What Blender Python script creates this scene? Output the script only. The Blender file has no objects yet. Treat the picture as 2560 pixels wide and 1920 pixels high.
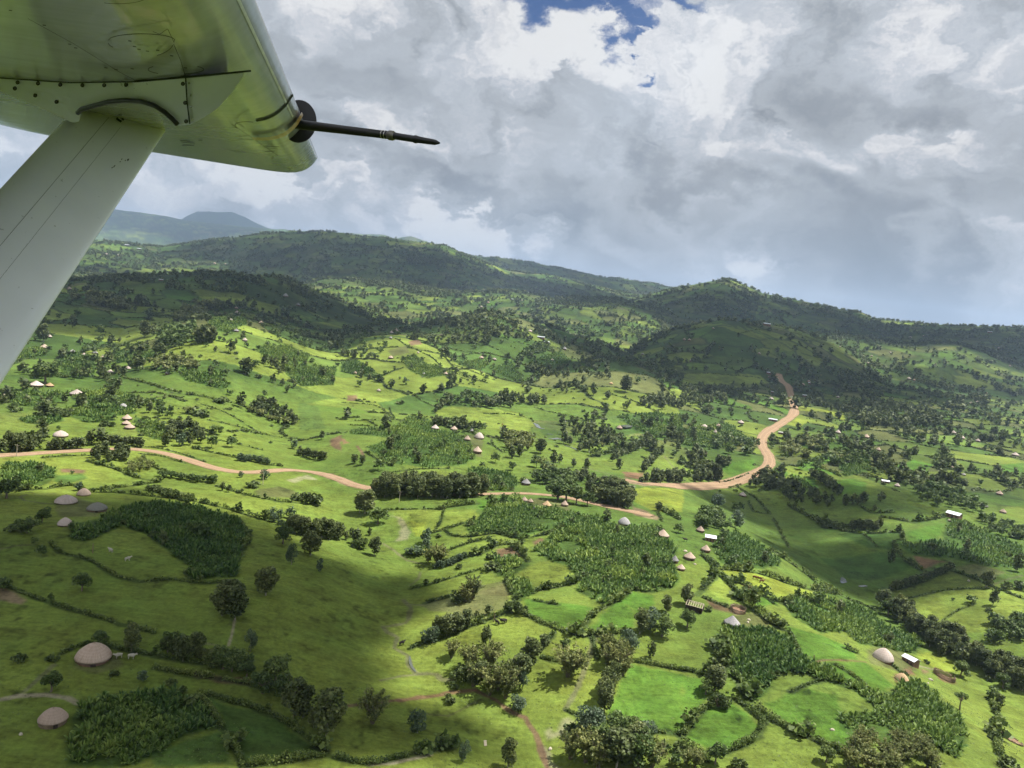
import bpy, math, random
import numpy as np
from mathutils import Vector, Matrix
random.seed(7); RNG = np.random.default_rng(11)
SC = bpy.context.scene
COL = SC.collection
D2R = math.pi/180; HAZE = 8.5e-5

# ------------------------------------------------------------------ camera
FPX = 1934.0; HCAM = 100.0
PITCH = 6.45*D2R; ROLL = 6.5*D2R
C0 = np.array([0.0, 0.0, HCAM])
FWD = np.array([0, math.cos(PITCH), -math.sin(PITCH)])
_r0 = np.array([1.0, 0, 0]); _u0 = np.array([0, math.sin(PITCH), math.cos(PITCH)])
CR = math.cos(ROLL)*_r0 + math.sin(ROLL)*_u0
CU = -math.sin(ROLL)*_r0 + math.cos(ROLL)*_u0
cam = bpy.data.cameras.new('camera'); cam.sensor_width = 36.0
cam.lens = FPX/2560*36.0; cam.clip_start = 0.05; cam.clip_end = 60000
co = bpy.data.objects.new('camera', cam); COL.objects.link(co)
co.matrix_world = Matrix(((CR[0], CU[0], -FWD[0], 0), (CR[1], CU[1], -FWD[1], 0), (CR[2], CU[2], -FWD[2], HCAM), (0, 0, 0, 1)))
SC.camera = co
SC.view_settings.view_transform = 'Standard'; SC.view_settings.look = 'None'
SC.view_settings.exposure = 0.98; SC.view_settings.gamma = 1.0
SC.cycles.use_adaptive_sampling = True; SC.cycles.adaptive_threshold = .03
SC.cycles.max_bounces = 6; SC.cycles.diffuse_bounces = 2; SC.cycles.glossy_bounces = 3
SC.cycles.transparent_max_bounces = 16; SC.cycles.volume_bounces = 0
SC.cycles.caustics_reflective = False; SC.cycles.caustics_refractive = False

def dirpx(u, v):
    u = np.asarray(u, float); v = np.asarray(v, float)
    d = FWD + ((u-1280)/FPX)[..., None]*CR - ((v-960)/FPX)[..., None]*CU
    return d/np.linalg.norm(d, axis=-1, keepdims=True)

# ------------------------------------------------------------------ node helpers
class NT:
    def __init__(s, tree): s.t = tree; s.n = tree.nodes; s.l = tree.links
    def new(s, typ, **kw):
        n = s.n.new(typ)
        for k, v in kw.items(): setattr(n, k, v)
        return n
    def put(s, inp, v):
        if isinstance(v, bpy.types.NodeSocket): s.l.new(v, inp)
        else: inp.default_value = v
    def math(s, op, a, b=None, c=None, clamp=False):
        n = s.new('ShaderNodeMath', operation=op); n.use_clamp = clamp
        s.put(n.inputs[0], a)
        if b is not None: s.put(n.inputs[1], b)
        if c is not None: s.put(n.inputs[2], c)
        return n.outputs[0]
    def vmath(s, op, a, b=None, scale=None):
        n = s.new('ShaderNodeVectorMath', operation=op); s.put(n.inputs[0], a)
        if b is not None: s.put(n.inputs[1], b)
        if scale is not None: s.put(n.inputs['Scale'], scale)
        return n.outputs['Value'] if op in ('LENGTH', 'DOT_PRODUCT', 'DISTANCE') else n.outputs[0]
    def noise(s, vec, scale, detail=4, rough=.55, dist=0.0, dim='3D'):
        n = s.new('ShaderNodeTexNoise', noise_dimensions=dim); s.put(n.inputs['Vector'], vec)
        n.inputs['Scale'].default_value = scale; n.inputs['Detail'].default_value = detail
        n.inputs['Roughness'].default_value = rough; n.inputs['Distortion'].default_value = dist
        return n.outputs['Fac'], n.outputs['Color']
    def mix(s, f, a, b, mode='MIX'):
        n = s.new('ShaderNodeMix', data_type='RGBA', blend_type=mode); n.clamp_factor = True
        s.put(n.inputs[0], f)
        for i, v in ((6, a), (7, b)):
            s.put(n.inputs[i], v if isinstance(v, bpy.types.NodeSocket) else (*v[:3], 1))
        return n.outputs[2]
    def ramp(s, f, stops, interp='LINEAR'):
        n = s.new('ShaderNodeValToRGB'); s.put(n.inputs[0], f); e = n.color_ramp.elements
        n.color_ramp.interpolation = interp
        while len(e) < len(stops): e.new(.5)
        for q, (p, c) in zip(e, stops): q.position = p; q.color = (*c, 1) if len(c) == 3 else c
        return n.outputs[0]
    def sstep(s, x, a, b):
        n = s.new('ShaderNodeMapRange', interpolation_type='SMOOTHSTEP'); s.put(n.inputs[0], x)
        n.inputs[1].default_value = a; n.inputs[2].default_value = b
        return n.outputs[0]

# ------------------------------------------------------------------ sun and sky
TOSUN = np.array([0.44, 0.14, 0.887]); TOSUN /= np.linalg.norm(TOSUN)
sun = bpy.data.lights.new('sun', 'SUN'); sun.energy = 5.0; sun.angle = 0.5*D2R; sun.color = (1, .96, .88)
so = bpy.data.objects.new('sun', sun); COL.objects.link(so)
so.rotation_euler = Vector(TOSUN).to_track_quat('Z', 'Y').to_euler(); so.location = (0, 0, 500)

W = bpy.data.worlds.new('World'); SC.world = W; W.use_nodes = True
W.node_tree.nodes.clear()
N = NT(W.node_tree)
tc = N.new('ShaderNodeTexCoord')
sx = N.new('ShaderNodeSeparateXYZ'); N.l.new(tc.outputs['Generated'], sx.inputs[0])
az = N.math('ARCTAN2', sx.outputs[0], sx.outputs[1]); el = N.math('ARCSINE', sx.outputs[2])
cmb = N.new('ShaderNodeCombineXYZ'); N.put(cmb.inputs[0], az); N.put(cmb.inputs[1], el); cmb.inputs[2].default_value = .37
P0 = cmb.outputs[0]
flat = N.new('ShaderNodeMapping'); N.l.new(P0, flat.inputs[0]); flat.inputs['Scale'].default_value = (1, 1.6, 1)
Pf = flat.outputs[0]
_, w1 = N.noise(Pf, 4.5, 3, .55, dim='2D'); _, w2 = N.noise(Pf, 15, 7, .66, dim='2D')
wv1 = N.vmath('SCALE', N.vmath('SUBTRACT', w1, (.5, .5, .5)), scale=.16)
wv2 = N.vmath('SCALE', N.vmath('SUBTRACT', w2, (.5, .5, .5)), scale=.095)
Pw = N.vmath('ADD', N.vmath('ADD', P0, wv1), wv2)
Ps = N.vmath('ADD', P0, wv1)
def uvpx(x, y):   # photo pixel -> azimuth, elevation of that direction
    d = dirpx(x*1.15732, y*1.15732); return math.atan2(d[0], d[1]), math.asin(d[2])
def blob(x, y, rx, ry, rot=0, sharp=0, warped=True):
    """soft elliptical patch of cloud at a direction in the sky"""
    u, v = uvpx(x, y); k = 1/1671.0
    m = N.new('ShaderNodeMapping', vector_type='TEXTURE'); N.put(m.inputs[0], Pw if warped else Ps)
    m.inputs['Location'].default_value = (u, v, 0); m.inputs['Rotation'].default_value = (0, 0, -(rot+6.5)*D2R)
    m.inputs['Scale'].default_value = (rx*k, ry*k, 1e3)
    L = N.vmath('LENGTH', m.outputs[0])
    if sharp == 2: return N.sstep(N.math('MULTIPLY_ADD', N.math('SUBTRACT', nfin, .5), .5, L), 1.2, .45)
    return N.sstep(L, 1.0+(.14 if sharp else .55), 1.0-(.16 if sharp else .65))
nbig, _ = N.noise(Pf, 3.2, 2, .5, dim='2D'); nmid, _ = N.noise(Pw, 9, 5, .6, dim='2D'); nfin, _ = N.noise(Pw, 30, 7, .68, dim='2D')
B = N.math('MULTIPLY_ADD', N.math('SUBTRACT', nbig, .5), .5, .665)
B = N.math('MULTIPLY_ADD', N.math('SUBTRACT', nmid, .5), .80, B)
# (x, y, rx, ry, rot, weight, sharp, warped)
BL = [(1100, 60, 560, 130, 0, .16, 0, 1), (1480, 150, 300, 170, 20, .12, 0, 1), (1330, 330, 170, 90, 20, .14, 0, 1),
      (1700, 330, 170, 60, 12, .14, 0, 1), (1450, 368, 210, 34, 12, -.30, 0, 1), (1360, 340, 110, 34, 14, -.14, 0, 1), (1600, 262, 150, 90, 25, .10, 0, 1), (1250, 300, 60, 80, 0, .13, 0, 1),
      (1700, 395, 120, 22, 12, -.22, 0, 0), (1290, 225, 130, 28, 5, -.16, 0, 0), (1170, 240, 60, 50, 0, -.15, 0, 1),
      (790, 190, 150, 60, 5, -.22, 0, 1), (700, 260, 130, 40, 8, .12, 0, 1), (850, 290, 120, 45, 10, .22, 0, 1),
      (900, 385, 330, 45, 8, -.34, 0, 1), (700, 420, 90, 40, 0, -.12, 0, 1), (560, 385, 150, 26, 12, .26, 0, 1),
      (740, 425, 50, 40, 0, .26, 1, 1), (420, 420, 240, 45, 0, .12, 0, 1), (980, 490, 190, 35, 6, .16, 0, 1),
      (1075, 515, 105, 42, 0, .24, 1, 1), (1040, 520, 120, 40, 0, .16, 0, 1), (1160, 500, 40, 26, 0, .18, 1, 1), (520, 400, 60, 24, 10, .20, 1, 1), (640, 440, 46, 30, 0, .22, 1, 1), (930, 545, 160, 26, 8, .22, 0, 1), (1000, 470, 160, 26, 8, .12, 0, 1), (600, 410, 200, 30, 10, .10, 0, 1), (1290, 500, 150, 80, 5, -.30, 0, 0),
      (1480, 520, 90, 110, -45, .10, 0, 0), (1640, 560, 38, 38, 0, .38, 0, 1), (1650, 600, 30, 26, 0, .2, 0, 1),
      (1850, 560, 430, 120, 8, -.26, 0, 0), (2010, 620, 260, 70, 8, -.16, 0, 0), (2190, 590, 60, 50, 0, .42, 0, 1),
      (1990, 570, 40, 30, 0, .14, 0, 1), (1790, 235, 170, 60, 8, -.20, 0, 1), (2050, 350, 170, 45, 0, .22, 0, 1),
      (2000, 120, 300, 100, 0, .04, 0, 0), (1900, 200, 140, 40, 0, -.10, 0, 1), (2120, 260, 150, 40, 6, -.14, 0, 1),
      (2080, 420, 200, 40, 8, -.16, 0, 1), (1750, 440, 260, 40, 8, -.06, 0, 0), (150, 330, 200, 60, 0, .14, 0, 1),
      (1180, 560, 70, 20, 0, -.1, 0, 0), (1560, 250, 60, 30, 0, -.12, 0, 1), (2180, 670, 90, 22, 0, .16, 0, 0), (1420, 560, 240, 30, 8, .12, 0, 1), (1150, 130, 60, 40, 0, .14, 1, 1), (1560, 330, 60, 34, 10, .16, 1, 1),
      (2120, 650, 130, 16, 4, -.10, 0, 0), (1080, 390, 130, 60, 10, -.14, 0, 1), (1230, 60, 90, 60, 40, .22, 1, 1), (1450, 110, 120, 70, 0, .14, 1, 1), (1600, 180, 90, 60, 20, .12, 1, 1), (1250, 120, 60, 40, 0, .14, 1, 1)]
for (x, y, rx, ry, rot, w, sh, wp) in BL:
    B = N.math('MULTIPLY_ADD', blob(x, y, rx, ry, rot, sh, wp), w*1.25, B)
B = N.math('MULTIPLY_ADD', N.sstep(N.math('ABSOLUTE', az), 1.0, 2.2), .42, B)   # unseen sky behind the aircraft brightened to light the strut
vo = N.new('ShaderNodeTexVoronoi', feature='F1', voronoi_dimensions='2D'); N.l.new(Pw, vo.inputs['Vector']); vo.inputs['Scale'].default_value = 7.5; vo.inputs['Detail'].default_value = 3; vo.inputs['Roughness'].default_value = .62; vo.inputs['Lacunarity'].default_value = 2.3;
puff = N.math('SUBTRACT', .66, vo.outputs['Distance'])
B = N.math('MULTIPLY_ADD', N.math('MULTIPLY', N.sstep(B, .42, .78), puff), .55, B)
hi = N.math('MULTIPLY', N.sstep(B, .55, .85), N.math('SUBTRACT', nfin, .5))
B = N.math('MULTIPLY_ADD', hi, .62, B)
B = N.math('MULTIPLY_ADD', N.math('SUBTRACT', nfin, .5), .10, B)
cloud = N.ramp(B, [(.0, (.27, .30, .33)), (.22, (.36, .39, .425)), (.42, (.48, .515, .55)), (.6, (.60, .64, .69)),
                   (.76, (.74, .76, .80)), (.90, (.88, .885, .90)), (1.0, (.95, .955, .955))])
sky = N.new('ShaderNodeTexSky', sky_type='NISHITA'); sky.sun_disc = False
sky.sun_elevation = math.asin(TOSUN[2]); sky.sun_rotation = math.atan2(TOSUN[0], TOSUN[1]); sky.altitude = 2300
skyc = N.vmath('MULTIPLY', N.vmath('SCALE', sky.outputs[0], scale=.09), (.55, .72, 1.0))
gap = None
for (x, y, rx, ry, rot) in [(1268, -2, 100, 36, 0), (1316, 86, 38, 32, -35), (1296, 44, 32, 28, 30), (1410, -16, 70, 20, 0), (1322, 108, 20, 14, 0)]:
    g = blob(x, y, rx*1.1, ry*1.1, rot, 2, True); gap = g if gap is None else N.math('MAXIMUM', gap, g)
col = N.mix(gap, cloud, skyc)
bg = N.new('ShaderNodeBackground'); N.l.new(col, bg.inputs[0]); bg.inputs[1].default_value = 0.465
wo = N.new('ShaderNodeOutputWorld'); N.l.new(bg.outputs[0], wo.inputs[0])

# ------------------------------------------------------------------ noise
def _hash(ix, iy, seed):
    h = (ix.astype(np.int64)*374761393 + iy.astype(np.int64)*668265263 + seed*974634777) & 0x7fffffff
    h = ((h ^ (h >> 13))*1274126177) & 0x7fffffff
    h = ((h ^ (h >> 15))*2246822519) & 0x7fffffff
    return (h & 0xffffff)/float(0xffffff)
def vnoise(x, y, seed=0):
    ix = np.floor(x); iy = np.floor(y); fx = x-ix; fy = y-iy
    fx = fx*fx*fx*(fx*(fx*6-15)+10); fy = fy*fy*fy*(fy*(fy*6-15)+10)
    ix = ix.astype(np.int64); iy = iy.astype(np.int64)
    a = _hash(ix, iy, seed); b = _hash(ix+1, iy, seed); c = _hash(ix, iy+1, seed); d = _hash(ix+1, iy+1, seed)
    return (a+(b-a)*fx)*(1-fy)+(c+(d-c)*fx)*fy
def fbm(x, y, seed=0, octv=4, gain=.5):
    s = 0; a = 1; t = 0
    for o in range(octv):
        s = s+a*(vnoise(x, y, seed+o)-.5); t += a; a *= gain; x = x*2.03+17.3; y = y*2.03-9.1
    return s/t*2
def sst(x, a, b):
    t = np.clip((x-a)/(b-a), 0, 1); return t*t*(3-2*t)

# ------------------------------------------------------------------ photo coordinates
CROPS = dict(A=(0, 480), B=(854, 560), C=(1706, 640), D=(0, 960), E=(854, 960), F=(1706, 960), G=(0, 1280), H=(854, 1280), I=(1706, 1280))
def px(c, x, y):
    if c == 'W': return (x*1.15732, y*1.15732)
    o = CROPS[c]; return (o[0]+x*.38608, o[1]+y*.38608)
def pts(s):
    out = []; c = 'W'
    for t in s.split():
        if t[0].isalpha(): c = t[0]; t = t[1:]
        if not t: continue
        x, y = t.split(','); out.append(px(c, float(x), float(y)))
    return out

# ------------------------------------------------------------------ terrain
def dense(a):  return a
azd = np.radians(np.linspace(-54, 54, 1240))
azc = np.radians(np.linspace(54, 306, 64)[1:-1])
AZ = np.concatenate([azd, azc]); NAZ = len(AZ); ND = len(azd)
rr = [0.5, 20, 45, 70, 90, 105, 115]
r = 120.0
while r < 14500:
    rr.append(r); r += max(.45, min(r*r/77400*.85, r*(.0046 if r < 3200 else .0066))) if r < 9500 else r*.012
RR = np.array(rr); NR = len(RR)
RIDGES = [  # (skyline in the photograph, distance, front width, back width, level kept behind)
 ('250,500 340,492 380,482 405,470 425,462 460,463 500,463 530,475 560,490 600,503 700,520', 11500, 1500, 900, 0),
 ('-300,420 0,440 150,446 245,449 300,456 360,465 400,475 550,494 700,505 780,511 830,513 850,520 870,528 950,545', 8800, 2200, 1500, .5),
 ('820,535 850,520 885,514 930,527 960,540', 7600, 900, 700, 0),
 ('940,560 1000,552 1030,556 1100,566 1150,571 1200,579 1250,590 1300,596 1400,611 1480,627 1540,640 1640,655', 4900, 1300, 900, .4),
 ('-200,500 150,525 200,520 350,530 420,522 500,514 560,503 600,500 690,498 740,505 780,512 850,519 900,529 960,538 1020,560 1100,585 1200,600 1300,622 1400,640 1480,655 1560,680', 3700, 1500, 1500, .45),
 ('1250,690 1330,665 1400,642 1470,626 1530,614 1570,608 1600,618 1650,638 1720,651 1800,661 1860,671 1890,686 1960,696 2060,704 2150,707 2230,711 2400,735 2700,770', 2900, 1300, 1100, .4),
 ('560,640 700,606 850,612 1000,630 1100,625 1200,640 1330,645 1420,668 1500,690 1600,720', 2300, 800, 600, .3),
 ('-100,640 100,612 180,605 300,598 430,588 520,592 600,603 650,620 700,645 760,670 830,692 900,715 960,740', 1550, 420, 420, .25),
 ('1300,800 1340,770 1380,738 1450,712 1560,690 1640,697 1720,715 1800,745 1850,775 1900,812 1950,845', 1550, 430, 430, .25),
 ('1700,722 1800,724 1900,738 1980,742 2060,738 2150,762 2230,785 2400,810 2700,850', 2050, 600, 500, .3),
 ('840,735 880,716 930,700 1000,685 1060,673 1130,690 1200,715 1300,752 1380,795', 1230, 430, 330, .35),
 ('620,775 700,752 760,740 810,731 860,727 900,733 960,750 1070,795', 960, 400, 260, .35),
 ('160,765 260,738 330,718 380,702 430,690 470,685 520,688 600,714 700,755 820,798', 900, 420, 300, .4),
 ('1120,810 1180,800 1260,784 1330,780 1400,792 1460,812 1540,840', 1010, 400, 260, .35)]
def terrain(AZm, Rm):
    X = Rm*np.sin(AZm); Y = Rm*np.cos(AZm)
    a = (AZm+math.pi) % (2*math.pi)-math.pi
    base = 20*sst(Rm, 600, 1500)+30*sst(Rm, 1500, 5000)
    H = base.copy()
    fade = 1-sst(np.abs(a), 1.15, 1.7)
    for prof, D, wf, wb, keep in RIDGES:
        p = np.array(pts(prof)); d = dirpx(p[:, 0], p[:, 1]); h = np.hypot(d[:, 0], d[:, 1])
        ak = np.arctan2(d[:, 0], d[:, 1]); zk = HCAM+D*d[:, 2]/h
        zc = np.interp(a, ak, zk)
        edge = 1-np.maximum(sst(ak[0]-a, 0, .18), sst(a-ak[-1], 0, .18))
        if ak[0] < -.6: edge = np.where(a < ak[0]+.2, 1, edge)
        if ak[-1] > .6: edge = np.where(a > ak[-1]-.2, 1, edge)
        lift = np.maximum(zc-base, 0)*edge*fade
        Dv = D*(1+.05*np.sin(a*9+D*.01))
        u = (Rm-Dv)
        f = np.where(u < 0, .5+.5*np.cos(math.pi*np.clip(-u/wf, 0, 1)), keep+(1-keep)*(.5+.5*np.cos(math.pi*np.clip(u/wb, 0, 1))))
        keepfade = 1-.999*sst(u, wb*1.5, wb*3.0)
        c = base+lift*np.where(u > 0, f*keepfade, f)
        c = c*1.0
        k = 7.0; m = np.maximum(H, c); H = m+k*np.exp(-np.abs(H-c)/k)*0.35*np.minimum(1, lift*f/10)
    hill = sst(H-base, 4, 60)
    n1 = 1-np.abs(fbm(X/520, Y/520, 3, 4))*2.2
    steep = sst(Rm, 900, 2200)
    H += steep*hill*(n1-.6)*13 + sst(Rm, 600, 1200)*fbm(X/230, Y/230, 9, 3)*6*(1-.6*sst(Rm, 2500, 3600))
    H += fbm(X/70, Y/70, 21, 3)*1.6*sst(Rm, 60, 200)
    return H, X, Y
RG, AG = np.meshgrid(RR, AZ, indexing='ij')
ZG, XG, YG = terrain(AG, RG)

def flat_at(s, z=0):
    p = np.array(pts(s)); d = dirpx(p[:, 0], p[:, 1]); t = (z-HCAM)/d[:, 2]
    return (C0+d*t[:, None])[:, :2]
def seg_dist(X, Y, poly):
    """distance to a polyline, and how far along it the nearest point lies"""
    best = np.full(X.shape, 1e9); 
    for (x0, y0), (x1, y1) in zip(poly[:-1], poly[1:]):
        dx, dy = x1-x0, y1-y0; L = dx*dx+dy*dy+1e-9
        t = np.clip(((X-x0)*dx+(Y-y0)*dy)/L, 0, 1)
        best = np.minimum(best, np.hypot(X-x0-t*dx, Y-y0-t*dy))
    return best
near = (RG < 1500)
def carve(s, depth, width, z=0, power=2):
    global ZG
    q = flat_at(s, z); m = near & (np.abs(AG) < 1.2)
    d = seg_dist(XG[m], YG[m], q); ZG[m] += depth*np.exp(-(d/width)**power)
carve('W1600,1020 1700,1130 1830,1190 1900,1260 2020,1360 2150,1450 2300,1560', -13, 42)
carve('W1480,1120 1560,1240 1640,1330 1800,1420 1950,1530', 8, 60)
carve('W560,880 660,960 700,1030 760,1100 880,1200 870,1280 850,1350 890,1440 960,1490 1060,1510 1150,1600', -4.5, 22)
carve('W100,1200 300,1240 450,1300', 5, 45)
carve('W940,960 860,1000 900,930', 4, 50)
carve('W1150,1140 1300,1200 1250,1330', 4, 40)

def grid_z(x, y):
    x = np.asarray(x, float); y = np.asarray(y, float)
    a = np.arctan2(x, y); r = np.hypot(x, y)
    ai = np.interp(a, azd, np.arange(ND)); ri = np.interp(r, RR, np.arange(NR))
    i0 = np.clip(np.floor(ri).astype(int), 0, NR-2); j0 = np.clip(np.floor(ai).astype(int), 0, ND-2)
    fi = ri-i0; fj = ai-j0
    return (ZG[i0, j0]*(1-fi)*(1-fj)+ZG[i0+1, j0]*fi*(1-fj)+ZG[i0, j0+1]*(1-fi)*fj+ZG[i0+1, j0+1]*fi*fj)
TS = np.geomspace(110, 14000, 1100)
def at_px(P, depth=0):
    """first point of the ground seen through photo pixels P (n,2)"""
    P = np.atleast_2d(np.array(P, float)); dep = depth or 0; miss = []; d = dirpx(P[:, 0], P[:, 1]); out = np.zeros((len(P), 3))
    for k in range(0, len(P), 256):
        dd = d[k:k+256]; h = np.hypot(dd[:, 0], dd[:, 1])
        R = TS[None, :]; Xs = R*(dd[:, 0]/h)[:, None]; Ys = R*(dd[:, 1]/h)[:, None]; Zs = HCAM+R*(dd[:, 2]/h)[:, None]
        below = Zs < grid_z(Xs, Ys); i = np.argmax(below, axis=1); i = np.where(below.any(axis=1), np.maximum(i, 1), 1)
        miss += [k+j for j in np.nonzero(~below.any(axis=1))[0]]
        n = np.arange(len(dd)); g0 = Zs[n, i-1]-grid_z(Xs[n, i-1], Ys[n, i-1]); g1 = Zs[n, i]-grid_z(Xs[n, i], Ys[n, i])
        t = np.clip(g0/(g0-g1+1e-9), 0, 1)
        x = Xs[n, i-1]+t*(Xs[n, i]-Xs[n, i-1]); y = Ys[n, i-1]+t*(Ys[n, i]-Ys[n, i-1])
        out[k:k+256] = np.stack([x, y, grid_z(x, y)], 1)
    if miss and dep < 40: out[miss] = at_px(P[miss]+np.array([0, 5.0]), dep+1)   # just over the skyline: take the crest below it
    return out
def at(s): return at_px(pts(s))
def mpp(p):  # metres per photo pixel at a point
    return float((np.asarray(p)-C0) @ FWD)/FPX
def poly_mask(X, Y, poly):
    x0, y0 = poly.min(0); x1, y1 = poly.max(0)
    m = (X >= x0) & (X <= x1) & (Y >= y0) & (Y <= y1); idx = np.nonzero(m)
    xs = X[idx]; ys = Y[idx]; ins = np.zeros(xs.shape, bool); n = len(poly)
    for i in range(n):
        ax, ay = poly[i]; bx, by = poly[(i+1) % n]
        if ay == by: continue
        c = ((ay > ys) != (by > ys)) & (xs < (bx-ax)*(ys-ay)/(by-ay)+ax); ins ^= c
    out = np.zeros(X.shape, bool); out[tuple(i[ins] for i in idx)] = True
    return out
def mesh_np(name, V, F, mats=(), smooth=False, midx=None):
    V = np.asarray(V, np.float32); F = np.asarray(F, np.int32); k = F.shape[1]
    me = bpy.data.meshes.new(name); me.vertices.add(len(V)); me.vertices.foreach_set('co', V.ravel())
    me.loops.add(F.size); me.loops.foreach_set('vertex_index', F.ravel())
    me.polygons.add(len(F)); me.polygons.foreach_set('loop_start', np.arange(0, F.size, k, dtype=np.int32))
    if midx is not None: me.polygons.foreach_set('material_index', np.asarray(midx, np.int32))
    me.polygons.foreach_set('use_smooth', np.full(len(F), smooth))
    me.update(calc_edges=True)
    for m in mats: me.materials.append(m)
    return me
def link(name, me, parent=None, loc=None, label=None, cat=None, group=None, kind=None):
    o = bpy.data.objects.new(name, me); COL.objects.link(o)
    if parent is not None: o.parent = parent
    if loc is not None: o.location = loc
    if label: o['label'] = label
    if cat: o['category'] = cat
    if group: o['group'] = group
    if kind: o['kind'] = kind
    return o
# ------------------------------------------------------------------ materials
def new_mat(name):
    m = bpy.data.materials.new(name); m.use_nodes = True; m.node_tree.nodes.clear(); n = NT(m.node_tree)
    out = n.new('ShaderNodeOutputMaterial'); return m, n, out
def principled(n, out, col, rough=.8, spec=.2, **kw):
    b = n.new('ShaderNodeBsdfPrincipled'); n.put(b.inputs['Base Color'], col if isinstance(col, bpy.types.NodeSocket) else (*col, 1))
    n.put(b.inputs['Roughness'], rough); b.inputs['Specular IOR Level'].default_value = spec
    for k, v in kw.items(): n.put(b.inputs[k], v)
    n.l.new(b.outputs[0], out.inputs[0]); return b
def bump(n, b, h, dist, strength=1.0):
    u = n.new('ShaderNodeBump'); u.inputs['Distance'].default_value = dist; u.inputs['Strength'].default_value = strength
    n.l.new(h, u.inputs['Height']); n.l.new(u.outputs[0], b.inputs['Normal'])
def pos(n): return n.new('ShaderNodeNewGeometry').outputs['Position']
def simple(name, col, rough=.7, var=.25, scale=3.0, spec=.2, metallic=0.0, bumpd=0.0):
    m, n, out = new_mat(name); tcn = n.new('ShaderNodeTexCoord').outputs['Object']
    f, _ = n.noise(tcn, scale, 5, .6)
    a = tuple(c*(1-var) for c in col); b2 = tuple(min(1, c*(1+var)) for c in col)
    c = n.ramp(f, [(.3, a), (.7, b2)]); b = principled(n, out, c, rough, spec, Metallic=metallic)
    if bumpd: bump(n, b, f, bumpd)
    return m
def leafmat(name, dark, mid, lite, transl=.25, big=.0):
    m, n, out = new_mat(name); g = n.new('ShaderNodeNewGeometry'); oi = n.new('ShaderNodeObjectInfo')
    r = g.outputs['Random Per Island']
    c = n.ramp(r, [(0, dark), (.5, mid), (1, lite)])
    f, _ = n.noise(g.outputs['Position'], .12, 2, .5)
    f = n.math('ADD', n.math('MULTIPLY', f, 1.5), n.math('MULTIPLY', oi.outputs['Random'], .6))
    hsv = n.new('ShaderNodeHueSaturation'); n.l.new(c, hsv.inputs['Color']); n.put(hsv.inputs['Value'], n.math('MULTIPLY_ADD', f, .95, .38))
    n.put(hsv.inputs['Hue'], n.math('MULTIPLY_ADD', f, -.035, .520))
    d = n.new('ShaderNodeBsdfPrincipled'); n.l.new(hsv.outputs[0], d.inputs['Base Color']); d.inputs['Roughness'].default_value = .55
    d.inputs['Specular IOR Level'].default_value = .25
    t = n.new('ShaderNodeBsdfTranslucent'); n.l.new(hsv.outputs[0], t.inputs[0])
    mx = n.new('ShaderNodeMixShader'); mx.inputs[0].default_value = transl
    n.l.new(d.outputs[0], mx.inputs[1]); n.l.new(t.outputs[0], mx.inputs[2]); n.l.new(mx.outputs[0], out.inputs[0])
    return m
M = {}
M['euc'] = leafmat('eucalyptus_leaves', (.034, .052, .017), (.060, .086, .027), (.108, .138, .048))
M['round'] = leafmat('broad_leaves', (.032, .060, .017), (.056, .098, .024), (.10, .150, .042))
M['bamboo'] = leafmat('bamboo_leaves', (.052, .074, .022), (.094, .122, .036), (.165, .185, .062), .3)
M['bush'] = leafmat('shrub_leaves', (.030, .052, .014), (.055, .085, .022), (.095, .135, .040))
M['blue'] = leafmat('young_eucalyptus_leaves', (.032, .056, .028), (.054, .086, .046), (.088, .130, .072))
M['hedge'] = leafmat('hedge_leaves', (.030, .056, .013), (.056, .094, .020), (.10, .145, .038))
M['enset'] = leafmat('enset_leaves', (.024, .062, .015), (.052, .112, .024), (.125, .20, .050), .3)
M['enset2'] = leafmat('enset_leaves_light', (.040, .082, .016), (.080, .145, .026), (.16, .235, .055), .3)
M['bark'] = simple('bark', (.16, .13, .10), .9, .3, 6)
M['barkpale'] = simple('pale_bark', (.30, .27, .22), .85, .3, 6)
M['wood'] = simple('weathered_wood', (.20, .15, .10), .85, .35, 5)
M['paleWood'] = simple('pale_poles', (.42, .36, .27), .85, .25, 5)
M['mud'] = simple('mud_wall', (.19, .115, .075), .95, .3, 2.5, bumpd=.02)
M['stone'] = simple('pale_stone', (.42, .37, .29), .9, .3, 1.5, bumpd=.03)
M['darkwood'] = simple('dark_door', (.045, .032, .024), .8, .3, 4)
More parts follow.
